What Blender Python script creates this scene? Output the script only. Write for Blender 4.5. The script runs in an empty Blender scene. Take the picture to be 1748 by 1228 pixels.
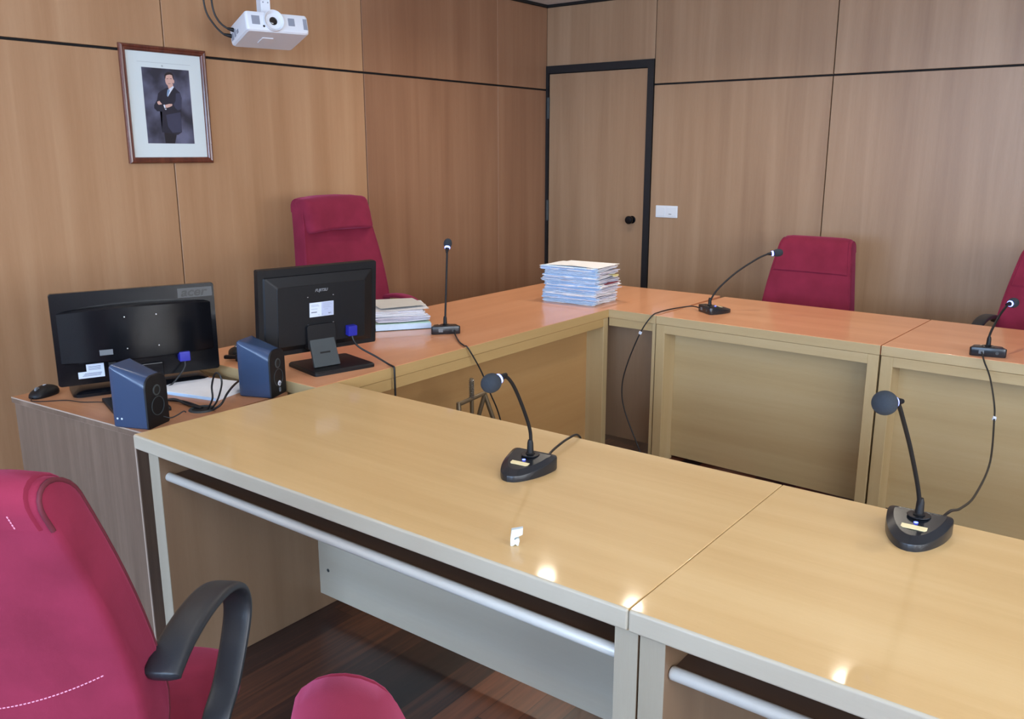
import bpy, bmesh, math, random
from mathutils import Vector, Matrix, noise
PI = math.pi
S = bpy.context.scene
COL = S.collection
rnd = random.Random(7)

# ------------------------------------------------------------------ materials
def srgb(r, g, b):
    f = lambda c: (c/255/12.92) if c/255 <= 0.04045 else ((c/255+0.055)/1.055)**2.4
    return (f(r), f(g), f(b), 1)

class NT:
    def __init__(s, name):
        s.m = bpy.data.materials.new(name); s.m.use_nodes = True
        s.t = s.m.node_tree; s.n = s.t.nodes; s.l = s.t.links
        s.bsdf = s.n['Principled BSDF']
    def node(s, typ, **kw):
        n = s.n.new(typ)
        for k, v in kw.items():
            if k.startswith('i_'):
                key = k[2:]; key = int(key) if key.isdigit() else key.replace('_', ' ')
                n.inputs[key].default_value = v
            else: setattr(n, k, v)
        return n
    def link(s, a, b): s.l.new(a, b)

def plain(name, col, rough=0.5, metal=0, coat=0, sheen=0, emit=None, estr=0, bump=0, bscale=400, var=0.0, spec=0.5):
    t = NT(name); b = t.bsdf
    b.inputs['Base Color'].default_value = col
    b.inputs['Roughness'].default_value = rough
    b.inputs['Metallic'].default_value = metal
    b.inputs['Coat Weight'].default_value = coat
    b.inputs['Coat Roughness'].default_value = 0.1
    b.inputs['Sheen Weight'].default_value = sheen
    b.inputs['Specular IOR Level'].default_value = spec
    if emit:
        b.inputs['Emission Color'].default_value = emit
        b.inputs['Emission Strength'].default_value = estr
    if var or bump:
        tc = t.node('ShaderNodeTexCoord')
        nz = t.node('ShaderNodeTexNoise', i_Scale=bscale, i_Detail=3.0)
        t.link(tc.outputs['Object'], nz.inputs['Vector'])
        if var:
            mx = t.node('ShaderNodeMix', data_type='RGBA', blend_type='MULTIPLY')
            mx.inputs[0].default_value = 1
            mr = t.node('ShaderNodeMapRange'); mr.inputs['To Min'].default_value = 1-var; mr.inputs['To Max'].default_value = 1+var
            t.link(nz.outputs['Fac'], mr.inputs['Value'])
            mx.inputs[6].default_value = col
            t.link(mr.outputs[0], mx.inputs[7]); t.link(mx.outputs[2], b.inputs['Base Color'])
        if bump:
            bp = t.node('ShaderNodeBump', i_Strength=bump, i_Distance=0.002)
            t.link(nz.outputs['Fac'], bp.inputs['Height']); t.link(bp.outputs[0], b.inputs['Normal'])
    return t.m

def wood(name, c_dark, c_mid, c_light, axis='Z', rough=0.4, coat=0.0, coat_rough=0.1, fig=1.0, scale=1.0, streak=0.35):
    """veneer: long soft streaks plus cathedral figure along one axis, shifted per object"""
    t = NT(name); b = t.bsdf
    tc = t.node('ShaderNodeTexCoord'); oi = t.node('ShaderNodeObjectInfo')
    sc = t.node('ShaderNodeVectorMath', operation='SCALE'); sc.inputs[3].default_value = 37.0
    comb = t.node('ShaderNodeCombineXYZ')
    t.link(oi.outputs['Random'], comb.inputs[0]); t.link(oi.outputs['Random'], comb.inputs[1]); t.link(oi.outputs['Random'], comb.inputs[2])
    t.link(comb.outputs[0], sc.inputs[0])
    add = t.node('ShaderNodeVectorMath', operation='ADD')
    t.link(tc.outputs['Object'], add.inputs[0]); t.link(sc.outputs[0], add.inputs[1])
    ax = 'XYZ'.index(axis)
    def stretched(across, along, detail, dist=0.0):
        mp = t.node('ShaderNodeMapping')
        v = [across*scale]*3; v[ax] = along*scale
        mp.inputs['Scale'].default_value = v
        t.link(add.outputs[0], mp.inputs['Vector'])
        nz = t.node('ShaderNodeTexNoise', i_Scale=1.0, i_Detail=detail, i_Roughness=0.55, i_Distortion=dist)
        t.link(mp.outputs[0], nz.inputs['Vector'])
        return nz
    broad = stretched(9, 0.4, 3, 0.5)
    fine = stretched(60, 2.0, 3)
    flecks = stretched(420, 26, 2)
    # cathedral rings
    mp = t.node('ShaderNodeMapping'); v = [3.2*scale]*3; v[ax] = 0.32*scale
    mp.inputs['Scale'].default_value = v; t.link(add.outputs[0], mp.inputs['Vector'])
    nzb = t.node('ShaderNodeTexNoise', i_Scale=1.0, i_Detail=1.0, i_Distortion=0.3)
    t.link(mp.outputs[0], nzb.inputs['Vector'])
    mul = t.node('ShaderNodeMath', operation='MULTIPLY'); mul.inputs[1].default_value = 26
    t.link(nzb.outputs['Fac'], mul.inputs[0])
    sn = t.node('ShaderNodeMath', operation='SINE'); t.link(mul.outputs[0], sn.inputs[0])
    ma = t.node('ShaderNodeMath', operation='MULTIPLY_ADD'); ma.inputs[1].default_value = 0.055*fig
    t.link(sn.outputs[0], ma.inputs[0]); t.link(broad.outputs['Fac'], ma.inputs[2])
    ma2 = t.node('ShaderNodeMath', operation='MULTIPLY_ADD'); ma2.inputs[1].default_value = streak
    sb = t.node('ShaderNodeMath', operation='SUBTRACT'); sb.inputs[1].default_value = 0.5
    t.link(fine.outputs['Fac'], sb.inputs[0]); t.link(sb.outputs[0], ma2.inputs[0]); t.link(ma.outputs[0], ma2.inputs[2])
    ma3 = t.node('ShaderNodeMath', operation='MULTIPLY_ADD'); ma3.inputs[1].default_value = 0.18
    sb2 = t.node('ShaderNodeMath', operation='SUBTRACT'); sb2.inputs[1].default_value = 0.5
    t.link(flecks.outputs['Fac'], sb2.inputs[0]); t.link(sb2.outputs[0], ma3.inputs[0]); t.link(ma2.outputs[0], ma3.inputs[2])
    cr = t.node('ShaderNodeValToRGB'); e = cr.color_ramp.elements
    e[0].position = 0.2; e[0].color = c_dark; e[1].position = 0.8; e[1].color = c_light
    m_ = cr.color_ramp.elements.new(0.5); m_.color = c_mid
    t.link(ma3.outputs[0], cr.inputs[0]); t.link(cr.outputs[0], b.inputs['Base Color'])
    b.inputs['Roughness'].default_value = rough
    b.inputs['Coat Weight'].default_value = coat; b.inputs['Coat Roughness'].default_value = coat_rough
    bp = t.node('ShaderNodeBump', i_Strength=0.04, i_Distance=0.001)
    t.link(ma3.outputs[0], bp.inputs['Height']); t.link(bp.outputs[0], b.inputs['Normal'])
    return t.m

def floor_mat():
    t = NT('jatoba_plank_floor'); b = t.bsdf
    tc = t.node('ShaderNodeTexCoord'); sp = t.node('ShaderNodeSeparateXYZ'); t.link(tc.outputs['Object'], sp.inputs[0])
    def M(op, a, bb=None, c=None):
        n = t.node('ShaderNodeMath', operation=op)
        for i, v in enumerate((a, bb, c)):
            if v is None: continue
            if isinstance(v, (int, float)): n.inputs[i].default_value = v
            else: t.link(v, n.inputs[i])
        return n.outputs[0]
    px = M('DIVIDE', sp.outputs[0], 0.095); ix = M('FLOOR', px)
    w1 = t.node('ShaderNodeTexWhiteNoise', noise_dimensions='1D'); t.link(ix, w1.inputs['W'])
    py = M('ADD', M('DIVIDE', sp.outputs[1], 1.25), M('MULTIPLY', w1.outputs['Value'], 7.3)); iy = M('FLOOR', py)
    cb = t.node('ShaderNodeCombineXYZ'); t.link(ix, cb.inputs[0]); t.link(iy, cb.inputs[1])
    w2 = t.node('ShaderNodeTexWhiteNoise', noise_dimensions='3D'); t.link(cb.outputs[0], w2.inputs['Vector'])
    mp = t.node('ShaderNodeMapping'); mp.inputs['Scale'].default_value = (70, 3.5, 1); t.link(tc.outputs['Object'], mp.inputs['Vector'])
    ad = t.node('ShaderNodeVectorMath', operation='ADD'); t.link(mp.outputs[0], ad.inputs[0])
    s9 = t.node('ShaderNodeVectorMath', operation='SCALE'); s9.inputs[3].default_value = 9; t.link(w2.outputs['Color'], s9.inputs[0]); t.link(s9.outputs[0], ad.inputs[1])
    nz = t.node('ShaderNodeTexNoise', i_Scale=1.0, i_Detail=4.0); t.link(ad.outputs[0], nz.inputs['Vector'])
    val = M('ADD', M('MULTIPLY', w2.outputs['Value'], 0.95), M('MULTIPLY', M('SUBTRACT', nz.outputs['Fac'], 0.5), 0.55))
    cr = t.node('ShaderNodeValToRGB'); e = cr.color_ramp.elements
    e[0].position = 0.1; e[0].color = srgb(34, 25, 27); e[1].position = 0.9; e[1].color = srgb(134, 78, 52)
    k = e.new(0.4); k.color = srgb(54, 36, 34); k2 = e.new(0.65); k2.color = srgb(98, 60, 44)
    t.link(val, cr.inputs[0])
    fr = M('FRACT', px); edge = M('GREATER_THAN', M('ABSOLUTE', M('SUBTRACT', fr, 0.5)), 0.488)
    fy = M('FRACT', py); edgey = M('GREATER_THAN', M('ABSOLUTE', M('SUBTRACT', fy, 0.5)), 0.4985)
    ed = M('MAXIMUM', edge, edgey)
    mx = t.node('ShaderNodeMix', data_type='RGBA'); t.link(M('MULTIPLY', ed, 0.6), mx.inputs[0])
    t.link(cr.outputs[0], mx.inputs[6]); mx.inputs[7].default_value = srgb(30, 18, 16)
    t.link(mx.outputs[2], b.inputs['Base Color'])
    b.inputs['Roughness'].default_value = 0.33; b.inputs['Coat Weight'].default_value = 0.2; b.inputs['Coat Roughness'].default_value = 0.25
    return t.m

def fabric_mat():
    t = NT('red_chair_fabric'); b = t.bsdf
    tc = t.node('ShaderNodeTexCoord')
    nz = t.node('ShaderNodeTexNoise', i_Scale=9.0, i_Detail=4.0); t.link(tc.outputs['Object'], nz.inputs['Vector'])
    cr = t.node('ShaderNodeValToRGB'); e = cr.color_ramp.elements
    e[0].position = 0.3; e[0].color = srgb(118, 32, 52); e[1].position = 0.75; e[1].color = srgb(136, 40, 64)
    t.link(nz.outputs['Fac'], cr.inputs[0]); t.link(cr.outputs[0], b.inputs['Base Color'])
    b.inputs['Roughness'].default_value = 0.9; b.inputs['Specular IOR Level'].default_value = 0.2
    b.inputs['Sheen Weight'].default_value = 0.35; b.inputs['Sheen Roughness'].default_value = 0.45
    b.inputs['Sheen Tint'].default_value = srgb(235, 120, 170)
    n2 = t.node('ShaderNodeTexNoise', i_Scale=900.0, i_Detail=2.0); t.link(tc.outputs['Object'], n2.inputs['Vector'])
    bp = t.node('ShaderNodeBump', i_Strength=0.25, i_Distance=0.001); t.link(n2.outputs['Fac'], bp.inputs['Height']); t.link(bp.outputs[0], b.inputs['Normal'])
    return t.m

def backdrop_mat():
    t = NT('portrait_backdrop'); b = t.bsdf
    tc = t.node('ShaderNodeTexCoord'); nz = t.node('ShaderNodeTexNoise', i_Scale=9.0, i_Detail=3.0); t.link(tc.outputs['Object'], nz.inputs['Vector'])
    cr = t.node('ShaderNodeValToRGB'); e = cr.color_ramp.elements
    e[0].position = 0.35; e[0].color = srgb(52, 52, 64); e[1].position = 0.7; e[1].color = srgb(108, 110, 134)
    t.link(nz.outputs['Fac'], cr.inputs[0]); t.link(cr.outputs[0], b.inputs['Base Color']); b.inputs['Roughness'].default_value = 0.35
    return t.m

WALL = wood('beech_wall_veneer', srgb(148, 116, 88), srgb(162, 130, 100), srgb(175, 144, 114), 'Z', rough=0.38, fig=0.9, streak=0.18)
WALLA = wood('golden_beech_wall_veneer', srgb(166, 124, 88), srgb(178, 137, 101), srgb(190, 151, 115), 'Z', rough=0.38, fig=0.9, streak=0.18)
WALLR = wood('reddish_beech_wall_veneer', srgb(138, 98, 72), srgb(150, 110, 82), srgb(162, 123, 94), 'Z', rough=0.38, fig=0.9, streak=0.18)
def top_wood(n, ax): return wood(n, srgb(203, 166, 112), srgb(213, 178, 124), srgb(222, 190, 138), ax, rough=0.42, coat=0.3, coat_rough=0.075, streak=0.14, fig=0.9)
TOPX = top_wood('honey_lacquered_desk_wood', 'X')
def wall_glow_top(n, ax): return wood(n, srgb(216, 150, 106), srgb(224, 158, 114), srgb(230, 167, 124), ax, rough=0.34, coat=0.5, coat_rough=0.09, streak=0.14, fig=0.9)  # orange reflection of the walls put into these desktop colours
OTOPX, OTOPY = wall_glow_top('wall_glow_desk_wood_long', 'X'), wall_glow_top('wall_glow_desk_wood_cross', 'Y')
def body_wood(n, ax): return wood(n, srgb(176, 150, 106), srgb(186, 160, 116), srgb(194, 170, 128), ax, rough=0.42, streak=0.2, fig=0.8)
BODYX, BODYY, BODYZ = body_wood('desk_body_wood_long', 'X'), body_wood('desk_body_wood_cross', 'Y'), body_wood('desk_body_wood_upright', 'Z')
AMBERY = wood('warm_lit_desk_front_veneer', srgb(168, 126, 78), srgb(178, 136, 86), srgb(186, 146, 96), 'Y', rough=0.42, streak=0.2, fig=0.8)  # warm reflected light on the left desk front put into its colour
AMBERE = wood('warm_lit_desk_edge_wood', srgb(178, 144, 92), srgb(187, 153, 100), srgb(195, 162, 110), 'Y', rough=0.42, streak=0.2, fig=0.8)  # same warm reflected light put into the edge and rail colour
PALEX, PALEZ = [wood('daylit_front_wood_'+n, srgb(176-q, 168-q, 150-q), srgb(184-q, 176-q, 159-q), srgb(192-q, 185-q, 169-q), ax, rough=0.4, streak=0.15, fig=0.6) for n, ax, q in (('long', 'X', 0), ('upright', 'Z', 20))]  # bluish daylight on the near desks' front faces put into this paler wood
PANELZ = wood('desk_side_veneer', srgb(132, 104, 80), srgb(142, 114, 88), srgb(152, 124, 98), 'Z', rough=0.45, streak=0.2)  # colour darkened to carry the shade under the desks
SHELF = plain('shaded_shelf_laminate', srgb(96, 74, 60), 0.55)  # shade below the desktop put into the shelf colour
CABZ = wood('walnut_cabinet_laminate', srgb(92, 74, 62), srgb(112, 93, 79), srgb(134, 114, 98), 'Z', rough=0.5, scale=0.9, fig=0.5, streak=0.35)
CABX = wood('walnut_cabinet_top', srgb(158, 106, 72), srgb(178, 124, 88), srgb(192, 140, 102), 'X', rough=0.4, fig=0.5, streak=0.4)
CABEDGE = plain('cabinet_edge_band', srgb(178, 160, 145), 0.4)
FRAMEWOOD = wood('dark_frame_wood', srgb(70, 34, 26), srgb(98, 50, 36), srgb(124, 68, 48), 'Z', rough=0.3, coat=0.3, scale=3)
FLOOR = floor_mat()
FABRIC = fabric_mat()
PIPING = plain('dark_red_piping', srgb(92, 24, 38), 0.8)
THREAD = plain('pale_thread', srgb(225, 150, 175), 0.8)
BLACKPL = plain('black_plastic', srgb(17, 17, 20), 0.5, spec=0.35)
ARMPL = plain('black_arm_plastic', srgb(40, 43, 48), 0.38, bump=0.1, bscale=700)
BLACKGL = plain('glossy_black_plastic', srgb(13, 14, 18), 0.2, spec=0.32)
MICBODY = plain('microphone_body_plastic', srgb(30, 33, 38), 0.26)
FOAM = plain('grey_foam', srgb(44, 50, 58), 0.95, bump=0.6, bscale=900)
DARKGREY = plain('dark_grey_plastic', srgb(58, 64, 66), 0.5)
SPEAKERPL = plain('speaker_side_plastic', srgb(50, 67, 96), 0.26)  # blue window reflection tinted into the black plastic
CABLE = plain('black_cable_rubber', srgb(24, 24, 26), 0.45)
BLUECABLE = plain('blue_cable_rubber', srgb(50, 80, 150), 0.45)
GAP = plain('dark_gap', srgb(18, 15, 14), 0.8)
DOORFRAME = plain('black_door_frame', srgb(22, 22, 25), 0.45)
WHITE = plain('white_paint', srgb(232, 232, 230), 0.6)
SWITCH = plain('white_switch_plastic', srgb(225, 230, 236), 0.3)
PROJ = plain('white_projector_plastic', srgb(226, 229, 235), 0.4)
PROJGREY = plain('grey_vent_plastic', srgb(150, 154, 166), 0.5)
CHROME = plain('brushed_steel', srgb(190, 192, 195), 0.25, metal=1)
RODMETAL = plain('satin_silver_profile', srgb(212, 212, 206), 0.36, metal=0.15)
GALV = plain('dark_bronze_metal', srgb(112, 96, 74), 0.45, metal=0.5)
LENS = plain('lens_glass', srgb(10, 10, 14), 0.05, coat=1)
PAPER = plain('white_paper', srgb(236, 236, 238), 0.8, var=0.05, bscale=30)
PAPERG = plain('cream_paper', srgb(216, 214, 206), 0.8, var=0.06, bscale=25)
PAPERL = plain('lilac_white_paper', srgb(214, 214, 226), 0.8, var=0.1, bscale=60)
BLUEP = plain('light_blue_card', srgb(184, 214, 244), 0.7, var=0.08, bscale=40)
BLUEP2 = plain('pale_blue_card', srgb(204, 226, 246), 0.7, var=0.08, bscale=40)
GREENP = plain('pale_green_card', srgb(190, 220, 200), 0.7, var=0.08, bscale=40)
REDP = plain('dark_red_card', srgb(130, 50, 66), 0.7)
YELLOWP = plain('yellow_note', srgb(226, 216, 150), 0.7)
GOLD = plain('cream_name_plate', srgb(232, 214, 165), 0.4)
LED = plain('blue_led_ring', srgb(60, 70, 255), 0.4, emit=(0.12, 0.16, 1.0, 1), estr=5)
LEDW = plain('pale_blue_led', srgb(150, 170, 255), 0.4, emit=(0.22, 0.28, 1.0, 1), estr=3.2)
VGA = plain('blue_plug_plastic', srgb(38, 40, 150), 0.4)
STICKER = plain('white_sticker', srgb(214, 222, 236), 0.5)
STICKERG = plain('grey_sticker', srgb(108, 112, 116), 0.5)
INK = plain('ink_grey', srgb(96, 100, 112), 0.6)
LOGOG = plain('silver_lettering', srgb(150, 152, 156), 0.35, metal=0.3)
LOGOD = plain('dark_lettering', srgb(30, 30, 30), 0.3)
LOGOP = plain('dark_grey_logo_strip', srgb(66, 66, 66), 0.4)
MAT_BOARD = plain('white_mat_board', srgb(216, 226, 226), 0.7)
MATLINE = plain('mat_rule_line', srgb(178, 188, 190), 0.7)
SKIN = plain('printed_skin', srgb(214, 172, 158), 0.5)
HAIR = plain('printed_hair', srgb(44, 36, 36), 0.5)
SUIT = plain('printed_suit', srgb(38, 38, 52), 0.5, var=0.15, bscale=40)
SUITL = plain('printed_suit_lit', srgb(60, 62, 84), 0.5, var=0.1, bscale=40)
TROUSER = plain('printed_trousers', srgb(32, 30, 38), 0.5)
SHIRT = plain('printed_shirt', srgb(226, 232, 244), 0.5)
TIE = plain('printed_tie', srgb(126, 156, 192), 0.5)
BACKDROP = backdrop_mat()
LAMPGLOW = plain('lamp_diffuser', srgb(255, 252, 245), 0.4, emit=(1, 0.97, 0.9, 1), estr=30)

# ------------------------------------------------------------------ helpers
def new_obj(name, me, parent=None):
    o = bpy.data.objects.new(name, me); COL.objects.link(o)
    if parent is not None: o.parent = parent
    return o
def finish(name, bm, mats, parent=None, smooth=None, loc=None):
    if not isinstance(mats, (list, tuple)): mats = [mats]
    me = bpy.data.meshes.new(name)
    bmesh.ops.recalc_face_normals(bm, faces=bm.faces[:])
    if smooth is not None:
        for f in bm.faces: f.smooth = True
        for e in bm.edges:
            if len(e.link_faces) == 2 and e.calc_face_angle(0) > smooth: e.smooth = False
    bm.to_mesh(me); bm.free()
    for m in mats: me.materials.append(m)
    o = new_obj(name, me, parent)
    if loc is not None: o.location = loc
    if smooth == 0.6:
        wm = o.modifiers.new('weighted_normals', 'WEIGHTED_NORMAL'); wm.keep_sharp = True; wm.weight = 100
    return o
def thing(name, label, cat, loc=(0, 0, 0), rz=0, group=None):
    o = bpy.data.objects.new(name, None); COL.objects.link(o)
    o.empty_display_size = 0.05
    o.location = loc; o.rotation_euler = (0, 0, rz)
    return tag(o, label, cat, group)
def tag(o, label, cat, group=None, kind=None):
    o['label'] = label; o['category'] = cat
    if group: o['group'] = group
    if kind: o['kind'] = kind
    return o
def struct(o): o['kind'] = 'structure'; return o

def add_box(bm, lo, hi, bevel=0.0, seg=2, M=None, mi=0):
    vs = [bm.verts.new((x, y, z)) for x in (lo[0], hi[0]) for y in (lo[1], hi[1]) for z in (lo[2], hi[2])]
    F = [(0, 1, 3, 2), (4, 6, 7, 5), (0, 4, 5, 1), (2, 3, 7, 6), (0, 2, 6, 4), (1, 5, 7, 3)]
    fs = [bm.faces.new([vs[i] for i in f]) for f in F]
    for f in fs: f.material_index = mi
    if M is not None:
        for v in vs: v.co = M @ v.co
    if bevel:
        es = list({e for f in fs for e in f.edges})
        r = bmesh.ops.bevel(bm, geom=es, offset=bevel, segments=seg, profile=0.5, affect='EDGES', clamp_overlap=True)
        for f in r['faces']: f.material_index = mi
    return vs
def box(name, lo, hi, mat, parent=None, bevel=0.0, seg=2, M=None):
    bm = bmesh.new(); add_box(bm, lo, hi, bevel, seg, M)
    return finish(name, bm, mat, parent, smooth=0.6 if bevel else None)
def catmull(pts, n=8):
    P = [Vector(p) for p in pts]
    if len(P) < 3: return P
    Q = [2*P[0]-P[1]] + P + [2*P[-1]-P[-2]]
    out = []
    for i in range(1, len(Q)-2):
        for k in range(n):
            t = k/n; a, b, c, d = Q[i-1], Q[i], Q[i+1], Q[i+2]
            out.append(0.5*((2*b)+(-a+c)*t+(2*a-5*b+4*c-d)*t*t+(-a+3*b-3*c+d)*t**3))
    out.append(P[-1]); return out
def add_tube(bm, pts, r, n=8, cap=True, radii=None, mi=0, closed=False):
    P = [Vector(p) for p in pts]; m = len(P)
    T = []
    for i in range(m):
        if closed: d = P[(i+1) % m]-P[i-1]
        else: d = P[min(i+1, m-1)]-P[max(i-1, 0)]
        T.append(d.normalized() if d.length > 1e-9 else Vector((0, 0, 1)))
    up = Vector((0, 0, 1)) if abs(T[0].z) < 0.9 else Vector((1, 0, 0))
    N = (up - T[0]*up.dot(T[0])).normalized()
    rings = []
    for i in range(m):
        N = (N - T[i]*N.dot(T[i])).normalized(); B = T[i].cross(N)
        rr = radii[i] if radii else r
        rings.append([bm.verts.new(P[i]+(N*math.cos(2*PI*k/n)+B*math.sin(2*PI*k/n))*rr) for k in range(n)])
    for i in range(m if closed else m-1):
        a, b = rings[i], rings[(i+1) % m]
        for k in range(n):
            f = bm.faces.new((a[k], a[(k+1) % n], b[(k+1) % n], b[k])); f.material_index = mi
    if cap and not closed:
        f = bm.faces.new(rings[0][::-1]); f.material_index = mi
        f = bm.faces.new(rings[-1]); f.material_index = mi
    return rings
def tube(name, pts, r, mat, parent=None, n=8, smoothn=8, radii=None):
    bm = bmesh.new(); add_tube(bm, catmull(pts, smoothn) if smoothn else pts, r, n, radii=radii)
    return finish(name, bm, mat, parent, smooth=0.9)
def add_lathe(bm, prof, n=24, M=None, mi=0):
    """prof: list of (r, z)"""
    rings = []
    for r, z in prof:
        if r < 1e-6: rings.append([bm.verts.new((0, 0, z))])
        else: rings.append([bm.verts.new((r*math.cos(2*PI*k/n), r*math.sin(2*PI*k/n), z)) for k in range(n)])
    for a, b in zip(rings, rings[1:]):
        for k in range(n):
            k2 = (k+1) % n
            if len(a) == 1 and len(b) == 1: continue
            if len(a) == 1: f = bm.faces.new((a[0], b[k], b[k2]))
            elif len(b) == 1: f = bm.faces.new((a[k], a[k2], b[0]))
            else: f = bm.faces.new((a[k], a[k2], b[k2], b[k]))
            f.material_index = mi
    if M is not None:
        for R in rings:
            for v in R: v.co = M @ v.co
    return rings
def lathe(name, prof, mat, parent=None, n=24, M=None):
    bm = bmesh.new(); add_lathe(bm, prof, n, M); return finish(name, bm, mat, parent, smooth=0.7)
def add_loft(bm, rings, caps=(True, True), mi=0):
    V = [[bm.verts.new(p) for p in r] for r in rings]; n = len(V[0])
    for a, b in zip(V, V[1:]):
        for k in range(n):
            f = bm.faces.new((a[k], a[(k+1) % n], b[(k+1) % n], b[k])); f.material_index = mi
    if caps[0]: bm.faces.new(V[0][::-1]).material_index = mi
    if caps[1]: bm.faces.new(V[-1]).material_index = mi
    return V
def add_prism(bm, poly, z0, z1, mi=0, M=None):
    a = [bm.verts.new((x, y, z0)) for x, y in poly]; b = [bm.verts.new((x, y, z1)) for x, y in poly]; n = len(poly)
    fs = [bm.faces.new(a[::-1]), bm.faces.new(b)] + [bm.faces.new((a[k], a[(k+1) % n], b[(k+1) % n], b[k])) for k in range(n)]
    for f in fs: f.material_index = mi
    if M is not None:
        for v in a+b: v.co = M @ v.co
    return fs
def prism(name, poly, z0, z1, mat, parent=None, bevel=0.0, M=None, seg=2):
    bm = bmesh.new(); fs = add_prism(bm, poly, z0, z1)
    if bevel:
        bmesh.ops.bevel(bm, geom=list({e for f in fs for e in f.edges}), offset=bevel, segments=seg, profile=0.5, affect='EDGES')
    if M is not None: bm.transform(M)
    return finish(name, bm, mat, parent, smooth=0.6 if bevel else None)
def frame(o, x, y, z): # matrix from axes
    x, y, z = Vector(x), Vector(y), Vector(z)
    return Matrix(((x.x, y.x, z.x, o[0]), (x.y, y.y, z.y, o[1]), (x.z, y.z, z.z, o[2]), (0, 0, 0, 1)))
def text_mesh(name, s, size, mat, parent, M, shear=0.0, depth=0.0006, xs=1.0, bold=0.0):
    cu = bpy.data.curves.new(name, 'FONT'); cu.body = s; cu.size = size; cu.extrude = depth; cu.shear = shear
    cu.align_x = 'CENTER'; cu.align_y = 'CENTER'; cu.offset = bold
    tmp = bpy.data.objects.new(name+'_curve', cu); COL.objects.link(tmp)
    dg = bpy.context.evaluated_depsgraph_get(); dg.update()
    me = bpy.data.meshes.new_from_object(tmp.evaluated_get(dg))
    bpy.data.objects.remove(tmp); bpy.data.curves.remove(cu)
    me.transform(Matrix.Diagonal((xs, 1, 1, 1))); me.transform(M)
    me.materials.clear(); me.materials.append(mat)
    return new_obj(name, me, parent)
def superring(cx, cy, cz, w, h, n=4.0, N=32, ax='xy'):
    pts = []
    for k in range(N):
        a = 2*PI*(k+0.5)/N; c, s = math.cos(a), math.sin(a)
        u = w*math.copysign(abs(c)**(2/n), c); v = h*math.copysign(abs(s)**(2/n), s)
        pts.append(Vector((cx+u, cy+v, cz)))
    return pts

# ------------------------------------------------------------------ room shell
WX, WY = -0.411, 0.584
XR, YR, ZC = 6.6, -8.0, 2.528
ZG = 1.944
floor = struct(box('floor', (WX-0.2, YR-0.2, -0.1), (XR+0.2, WY+0.2, 0), FLOOR))
ceil = struct(box('ceiling', (WX-0.2, YR-0.2, ZC), (XR+0.2, WY+0.2, ZC+0.12), WHITE))
G = 0.005
wl = struct(box('wall_left', (WX-0.2, YR-0.2, 0), (WX-0.016, WY+0.2, ZC), GAP))
ys = [WY, 0.005, -1.237, -2.479, -3.721, -4.963, -6.205, -7.447, YR]
for i in range(len(ys)-1):
    a = ys[i] - (0.0007 if i == 1 else (0.003 if i else 0)); b = ys[i+1] + (0.0007 if i == 0 else 0.003)
    for z0, z1 in ((0.09, ZG-0.006), (ZG+0.006, ZC-0.02)):
        box('wall_panel', (WX-0.018, b, z0), (WX, a, z1), WALLR if i < 2 else WALLA, wl, bevel=0.0012, seg=1)
wb = struct(box('wall_back', (WX-0.2, WY+0.016, 0), (XR+0.2, WY+0.2, ZC), GAP))
xs = [0.474, 1.666, 2.858, 4.05, 5.242, XR]
for i in range(len(xs)-1):
    for z0, z1 in ((0.09, ZG-0.006), (ZG+0.006, ZC-0.02)):
        box('wall_panel', (xs[i]+0.003, WY, z0), (xs[i+1]-0.003, WY+0.018, z1), WALL, wb, bevel=0.0012, seg=1)
box('wall_panel', (WX+0.001, WY, 2.109), (0.471, WY+0.018, ZC-0.02), WALL, wb, bevel=0.0012, seg=1)
struct(box('baseboard_left', (WX-0.014, YR, 0), (WX+0.006, WY, 0.09), GAP))
struct(box('baseboard_back', (0.474, WY-0.006, 0), (XR, WY+0.014, 0.09), GAP))
struct(box('trim_1', (WX, YR, ZC-0.018), (WX+0.012, WY, ZC), GAP))
struct(box('trim_2', (WX, WY-0.012, ZC-0.018), (XR, WY, ZC), GAP))
# door
door = bpy.data.objects.new('door_1', None); COL.objects.link(door); door.location = (0, WY, 0); struct(door)
bm = bmesh.new()
add_box(bm, (WX+0.001, -0.012, 0), (-0.386, 0.016, 2.109)); add_box(bm, (0.428, -0.012, 0), (0.474, 0.016, 2.109)); add_box(bm, (-0.386, -0.012, 2.057), (0.428, 0.016, 2.109))
finish('door_frame', bm, DOORFRAME, door)
box('door_leaf', (-0.382, -0.004, 0.008), (0.424, 0.016, 2.052), WALL, door, bevel=0.0015, seg=1)
Mk = frame((0.341, -0.004, 1.036), (1, 0, 0), (0, 0, 1), (0, -1, 0))
lathe('door_knob', [(0, 0), (0.026, 0), (0.027, 0.006), (0.012, 0.01), (0.011, 0.026), (0.02, 0.034), (0.0285, 0.046), (0.029, 0.056), (0.024, 0.064), (0, 0.067)], BLACKGL, door, M=Mk)
for zz in (1.74, 1.0, 0.25):
    bm = bmesh.new(); add_tube(bm, [(-0.388, -0.014, zz), (-0.388, -0.014, zz+0.15)], 0.006, 10); add_box(bm, (-0.4, -0.013, zz), (-0.378, -0.005, zz+0.15))
    finish('hinge', bm, DARKGREY, door)
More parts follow.
